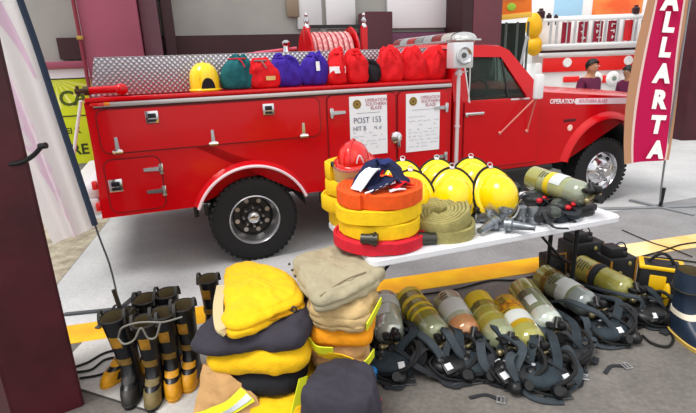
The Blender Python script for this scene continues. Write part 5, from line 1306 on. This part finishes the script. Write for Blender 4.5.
for k, (px, py_, s) in enumerate(((541, 13, .9), (549, 16, .6), (556, 17, .5), (636, 9, .8))):
    p = PY(px, py_, 11.4); b = MB(); b.lathe([(0, -.12), (.09, -.12), (.10, .02), (.05, .06), (.05, .1), (0, .1)], 14, Matrix.Translation(p) @ Matrix.Diagonal((s, s, s, 1)))
    b.box(p + Vector((0, 0, -.2 * s)), (.03, .03, .25 * s)); o = b.build('deck_fitting', maroon_d, ft, M=(Matrix.Translation((4.3, 11.0, 0)) @ Matrix.Rotation(R(-1), 4, 'Z')).inverted())

# ------------------------------------------------------------------ people
def skinmesh(name, verts, edges, radii, material, parent, root=0, sub=2):
    me = bpy.data.meshes.new(name); me.from_pydata([Vector(v) for v in verts], edges, [])
    o = bpy.data.objects.new(name, me); C.objects.link(o)
    o.modifiers.new('skin', 'SKIN'); s = o.modifiers.new('s', 'SUBSURF'); s.levels = sub; s.render_levels = sub
    d = me.skin_vertices[0].data
    for i, r_ in enumerate(radii): d[i].radius = (r_, r_) if not isinstance(r_, tuple) else r_; d[i].use_root = (i == root)
    dg = bpy.context.evaluated_depsgraph_get(); dg.update()
    m2 = bpy.data.meshes.new_from_object(o.evaluated_get(dg)); bpy.data.objects.remove(o); bpy.data.meshes.remove(me)
    m2.name = name; m2.materials.clear(); m2.materials.append(material)
    for p in m2.polygons: p.use_smooth = True
    q_ = bpy.data.objects.new(name, m2); C.objects.link(q_); q_.parent = parent; return q_
def person(label, loc, rz, hgt, bend=0, head_turn=0, hair_len=.0):
    t = thing('person', label, 'person', loc, rz); k = hgt / 1.72
    # facing +x; y to the left
    B = lambda y, z, x=0: Vector((x + (bend * max(0, z - .95)), y, z)) * k
    V, E, RR = [], [], []
    def add(p, r_, par=None):
        V.append(p); RR.append(r_ * k); i = len(V) - 1
        if par is not None: E.append((par, i))
        return i
    pel = add(B(0, .95), (.13)); ch = add(B(0, 1.2), .135, pel); cs = add(B(0, 1.38), .13, ch); nk = add(B(0, 1.47, .01), .06, cs); hd0 = add(B(0, 1.54, .02), .062, nk); hd1 = add(B(0, 1.62, .03), .088, hd0); hd2 = add(B(0, 1.68, .02), .07, hd1)
    nose = add(B(0, 1.60, .10), .018, hd1)
    for s in (-1, 1):
        ear = add(B(s * .082, 1.60, .01), .018, hd1)
        sh = add(B(s * .17, 1.40), .062, cs); el = add(B(s * .23, 1.13, .02), .045, sh); wr = add(B(s * .24, .88, .10), .032, el); pa = add(B(s * .24, .82, .13), .036, wr)
        for f in range(4):
            a = add(B(s * (.222 + .012 * f), .765 - .004 * abs(f - 1.5), .125 + .02 * f), .011, pa); add(B(s * (.222 + .012 * f), .715 + .008 * abs(f - 1.5), .12 + .022 * f), .009, a)
        th = add(B(s * .21, .80, .165), .012, pa); add(B(s * .205, .76, .18), .01, th)
        hp = add(B(s * .09, .88), .09, pel); kn = add(B(s * .10, .48, .02), .06, hp); an = add(B(s * .10, .09), .042, kn); add(B(s * .10, .04, .12), .035, an)
    bo = skinmesh('body', V, E, RR, skin, t)
    # shirt and trousers over the body
    V2, E2, R2 = [], [], []
    def add2(p, r_, par=None):
        V2.append(p); R2.append(r_ * k); i = len(V2) - 1
        if par is not None: E2.append((par, i))
        return i
    a = add2(B(0, .90), .15); b_ = add2(B(0, 1.2), .152, a); c = add2(B(0, 1.38), .145, b_); add2(B(0, 1.455), .075, c)
    for s in (-1, 1): sh = add2(B(s * .175, 1.40), .075, c); el = add2(B(s * .232, 1.13, .02), .058, sh); add2(B(s * .235, 1.06, .04), .055, el)
    skinmesh('shirt', V2, E2, R2, shirtm, t)
    V2.clear(); E2.clear(); R2.clear()
    a = add2(B(0, .96), .14)
    for s in (-1, 1): h_ = add2(B(s * .09, .86), .105, a); kn = add2(B(s * .10, .48, .02), .075, h_); add2(B(s * .10, .10), .065, kn)
    skinmesh('trousers', V2, E2, R2, trous, t)
    for s in (-1, 1):
        b = MB(); b.ell((.05 * k, s * .10 * k, .04 * k), (.14 * k, .05 * k, .045 * k), 16); b.build('shoe', blackp, t)
    hc = B(0, 1.635, .012)
    b = MB(); b.ell(hc, (.104 * k, .097 * k, .104 * k), 24, rot=Euler((0, R(-40), 0)), z0=-.12 - hair_len); b.bumpy(.006, 30, 2); b.build('hair', hairm, t)
    for s in (-1, 1):
        b = MB(); b.ell(B(s * .036, 1.625, .112), (.008 * k, .015 * k, .009 * k), 10); b.build('eye', white_c, t)
        b = MB(); b.ell(B(s * .036, 1.625, .119), (.004 * k, .006 * k, .006 * k), 8); b.build('pupil', hairm, t)
        b = MB(); b.box(B(s * .036, 1.648, .115), (.01 * k, .036 * k, .008 * k), .003); b.build('eyebrow', hairm, t)
    b = MB(); b.ell(B(0, 1.56, .108), (.008 * k, .026 * k, .007 * k), 12); b.build('mouth', mat('lips', '#8c4a40', .5), t)
    return t
hp = PY(591, 61, 7.45)
pt_ = person('dark-haired person in a maroon shirt standing beyond the truck hood, facing right', (hp.x - .03, 7.45, 0), R(-62), hp.z + .02, bend=.08)
b = MB(); b.lathe([(0, .004), (.035, .004), (.035, 0), (0, 0)], 16, Matrix.Translation((.165, -.075, 1.20)) @ Matrix.Rotation(PI / 2, 4, 'Y')); b.build('badge', mat('pink_badge', '#e89ab0', .6), pt_)
hp = PY(638, 69, 8.6)
person('dark-haired person bending forward, mostly hidden behind the magenta flag', (hp.x - .08, 8.6, 0), R(205), hp.z + .06, bend=.2, hair_len=.35)

# pieces that are separate on the real thing become parts of their own
def split_loose(o):
    bm = bmesh.new(); bm.from_mesh(o.data); bm.verts.ensure_lookup_table(); seen = set(); groups = []
    for v in bm.verts:
        if v.index in seen: continue
        st_ = [v]; seen.add(v.index); g_ = []
        while st_:
            x = st_.pop(); g_.append(x.index)
            for e in x.link_edges:
                y = e.other_vert(x)
                if y.index not in seen: seen.add(y.index); st_.append(y)
        groups.append(set(g_))
    if len(groups) > 1:
        base = o.data; nm = o.name.split('.')[0]
        for i, g_ in enumerate(groups):
            b2 = bm.copy(); b2.verts.ensure_lookup_table()
            bmesh.ops.delete(b2, geom=[v for v in b2.verts if v.index not in g_], context='VERTS')
            me = bpy.data.meshes.new(nm); b2.to_mesh(me); b2.free(); me.materials.append(base.materials[0])
            if i == 0: o.data = me
            else:
                n_ = bpy.data.objects.new(nm, me); C.objects.link(n_); n_.parent = o.parent; n_.matrix_local = o.matrix_local
    bm.free()
SPL = {'side_glass', 'cab_pillar', 'lug_nut', 'hand_hole', 'reel_frame', 'lug', 'rail', 'pressure_reducer', 'post', 'fitting', 'visor_knob', 'mud_flap_bracket', 'edge_strip', 'badge', 'booster_hose', 'snap', 'fold_shade', 'rule_line', 'mirror_brace', 'backing_slat', 'seat', 'red_panel', 'red_knob', 'cross_foot', 'deck_fitting', 'edge_line', 'plate_marking'}
for o in list(C.objects):
    if o.type == 'MESH' and o.parent and o.name.split('.')[0] in SPL: split_loose(o)
PL = {'coupling': 'dark metal hose coupling', 'visor': 'clear face shield', 'brim_trim': 'black edge of the brim', 'hang_ring': 'metal ring at the rear of the brim', 'latch': 'chrome paddle latch', 'hinge': 'chrome strap hinge', 'tyre': 'black tyre', 'gauge_face': 'pale screen of the gauge', 'label': 'white label on the cylinder', 'valve': 'brass valve', 'toe_cap': 'toe cap in a different colour', 'trim_strip': 'silver strip along the shelf edge', 'diamond_plate_box': 'silver diamond plate side', 'hose_reel': 'red hose reel', 'light_pole': 'pale upright pole', 'scene_light': 'square white scene light', 'light_bar': 'low light bar across the cab roof', 'mirror': 'white door mirror', 'reflective_band': 'lime reflective band', 'silver_stripe': 'silver stripe on the lime band', 'white_panel': 'white panel', 'red_trim': 'red and white end', 'lining': 'tan lining', 'red_band': 'red band along the side', 'pole_sleeve': 'dark sleeve over the pole', 'border': 'tan border', 'lid': 'bright yellow lid', 'front_panel': 'panel in a contrasting colour', 'lumbar_pad': 'slate grey pad'}
for o in C.objects:
    if o.parent and 'label' not in o and o.name.split('.')[0] in PL: o['label'] = PL[o.name.split('.')[0]]

# ------------------------------------------------------------------ light
w = bpy.data.worlds.new('World'); SC.world = w; w.use_nodes = True; nt = w.node_tree
bg = nt.nodes['Background']; sky = nt.nodes.new('ShaderNodeTexSky'); sky.sky_type = 'NISHITA'; sky.sun_disc = False
sky.sun_elevation = R(48); sky.sun_rotation = R(150); sky.air_density = 1.2; sky.dust_density = 4; sky.ozone_density = .6
mx = nt.nodes.new('ShaderNodeMix'); mx.data_type = 'RGBA'; mx.inputs['Factor'].default_value = .72
mx.inputs['B'].default_value = (.98, .99, 1.0, 1)
sc_ = nt.nodes.new('ShaderNodeVectorMath'); sc_.operation = 'SCALE'; sc_.inputs['Scale'].default_value = .12
nt.links.new(sky.outputs['Color'], sc_.inputs[0]); nt.links.new(sc_.outputs['Vector'], mx.inputs['A'])
nt.links.new(mx.outputs['Result'], bg.inputs['Color']); bg.inputs['Strength'].default_value = 1.0
sl_ = bpy.data.lights.new('sun', 'SUN'); sl_.energy = 2.2; sl_.angle = R(24); sl_.color = (1, .97, .92)
so = bpy.data.objects.new('sun', sl_); C.objects.link(so); so.rotation_euler = Vector((-.40, -.26, .88)).to_track_quat('Z', 'Y').to_euler()
vs_ = SC.view_settings
SC.display_settings.display_device = 'sRGB'; vs_.view_transform = 'Standard'; vs_.look = 'None'; vs_.exposure = .27; vs_.gamma = 1; vs_.use_curve_mapping = False
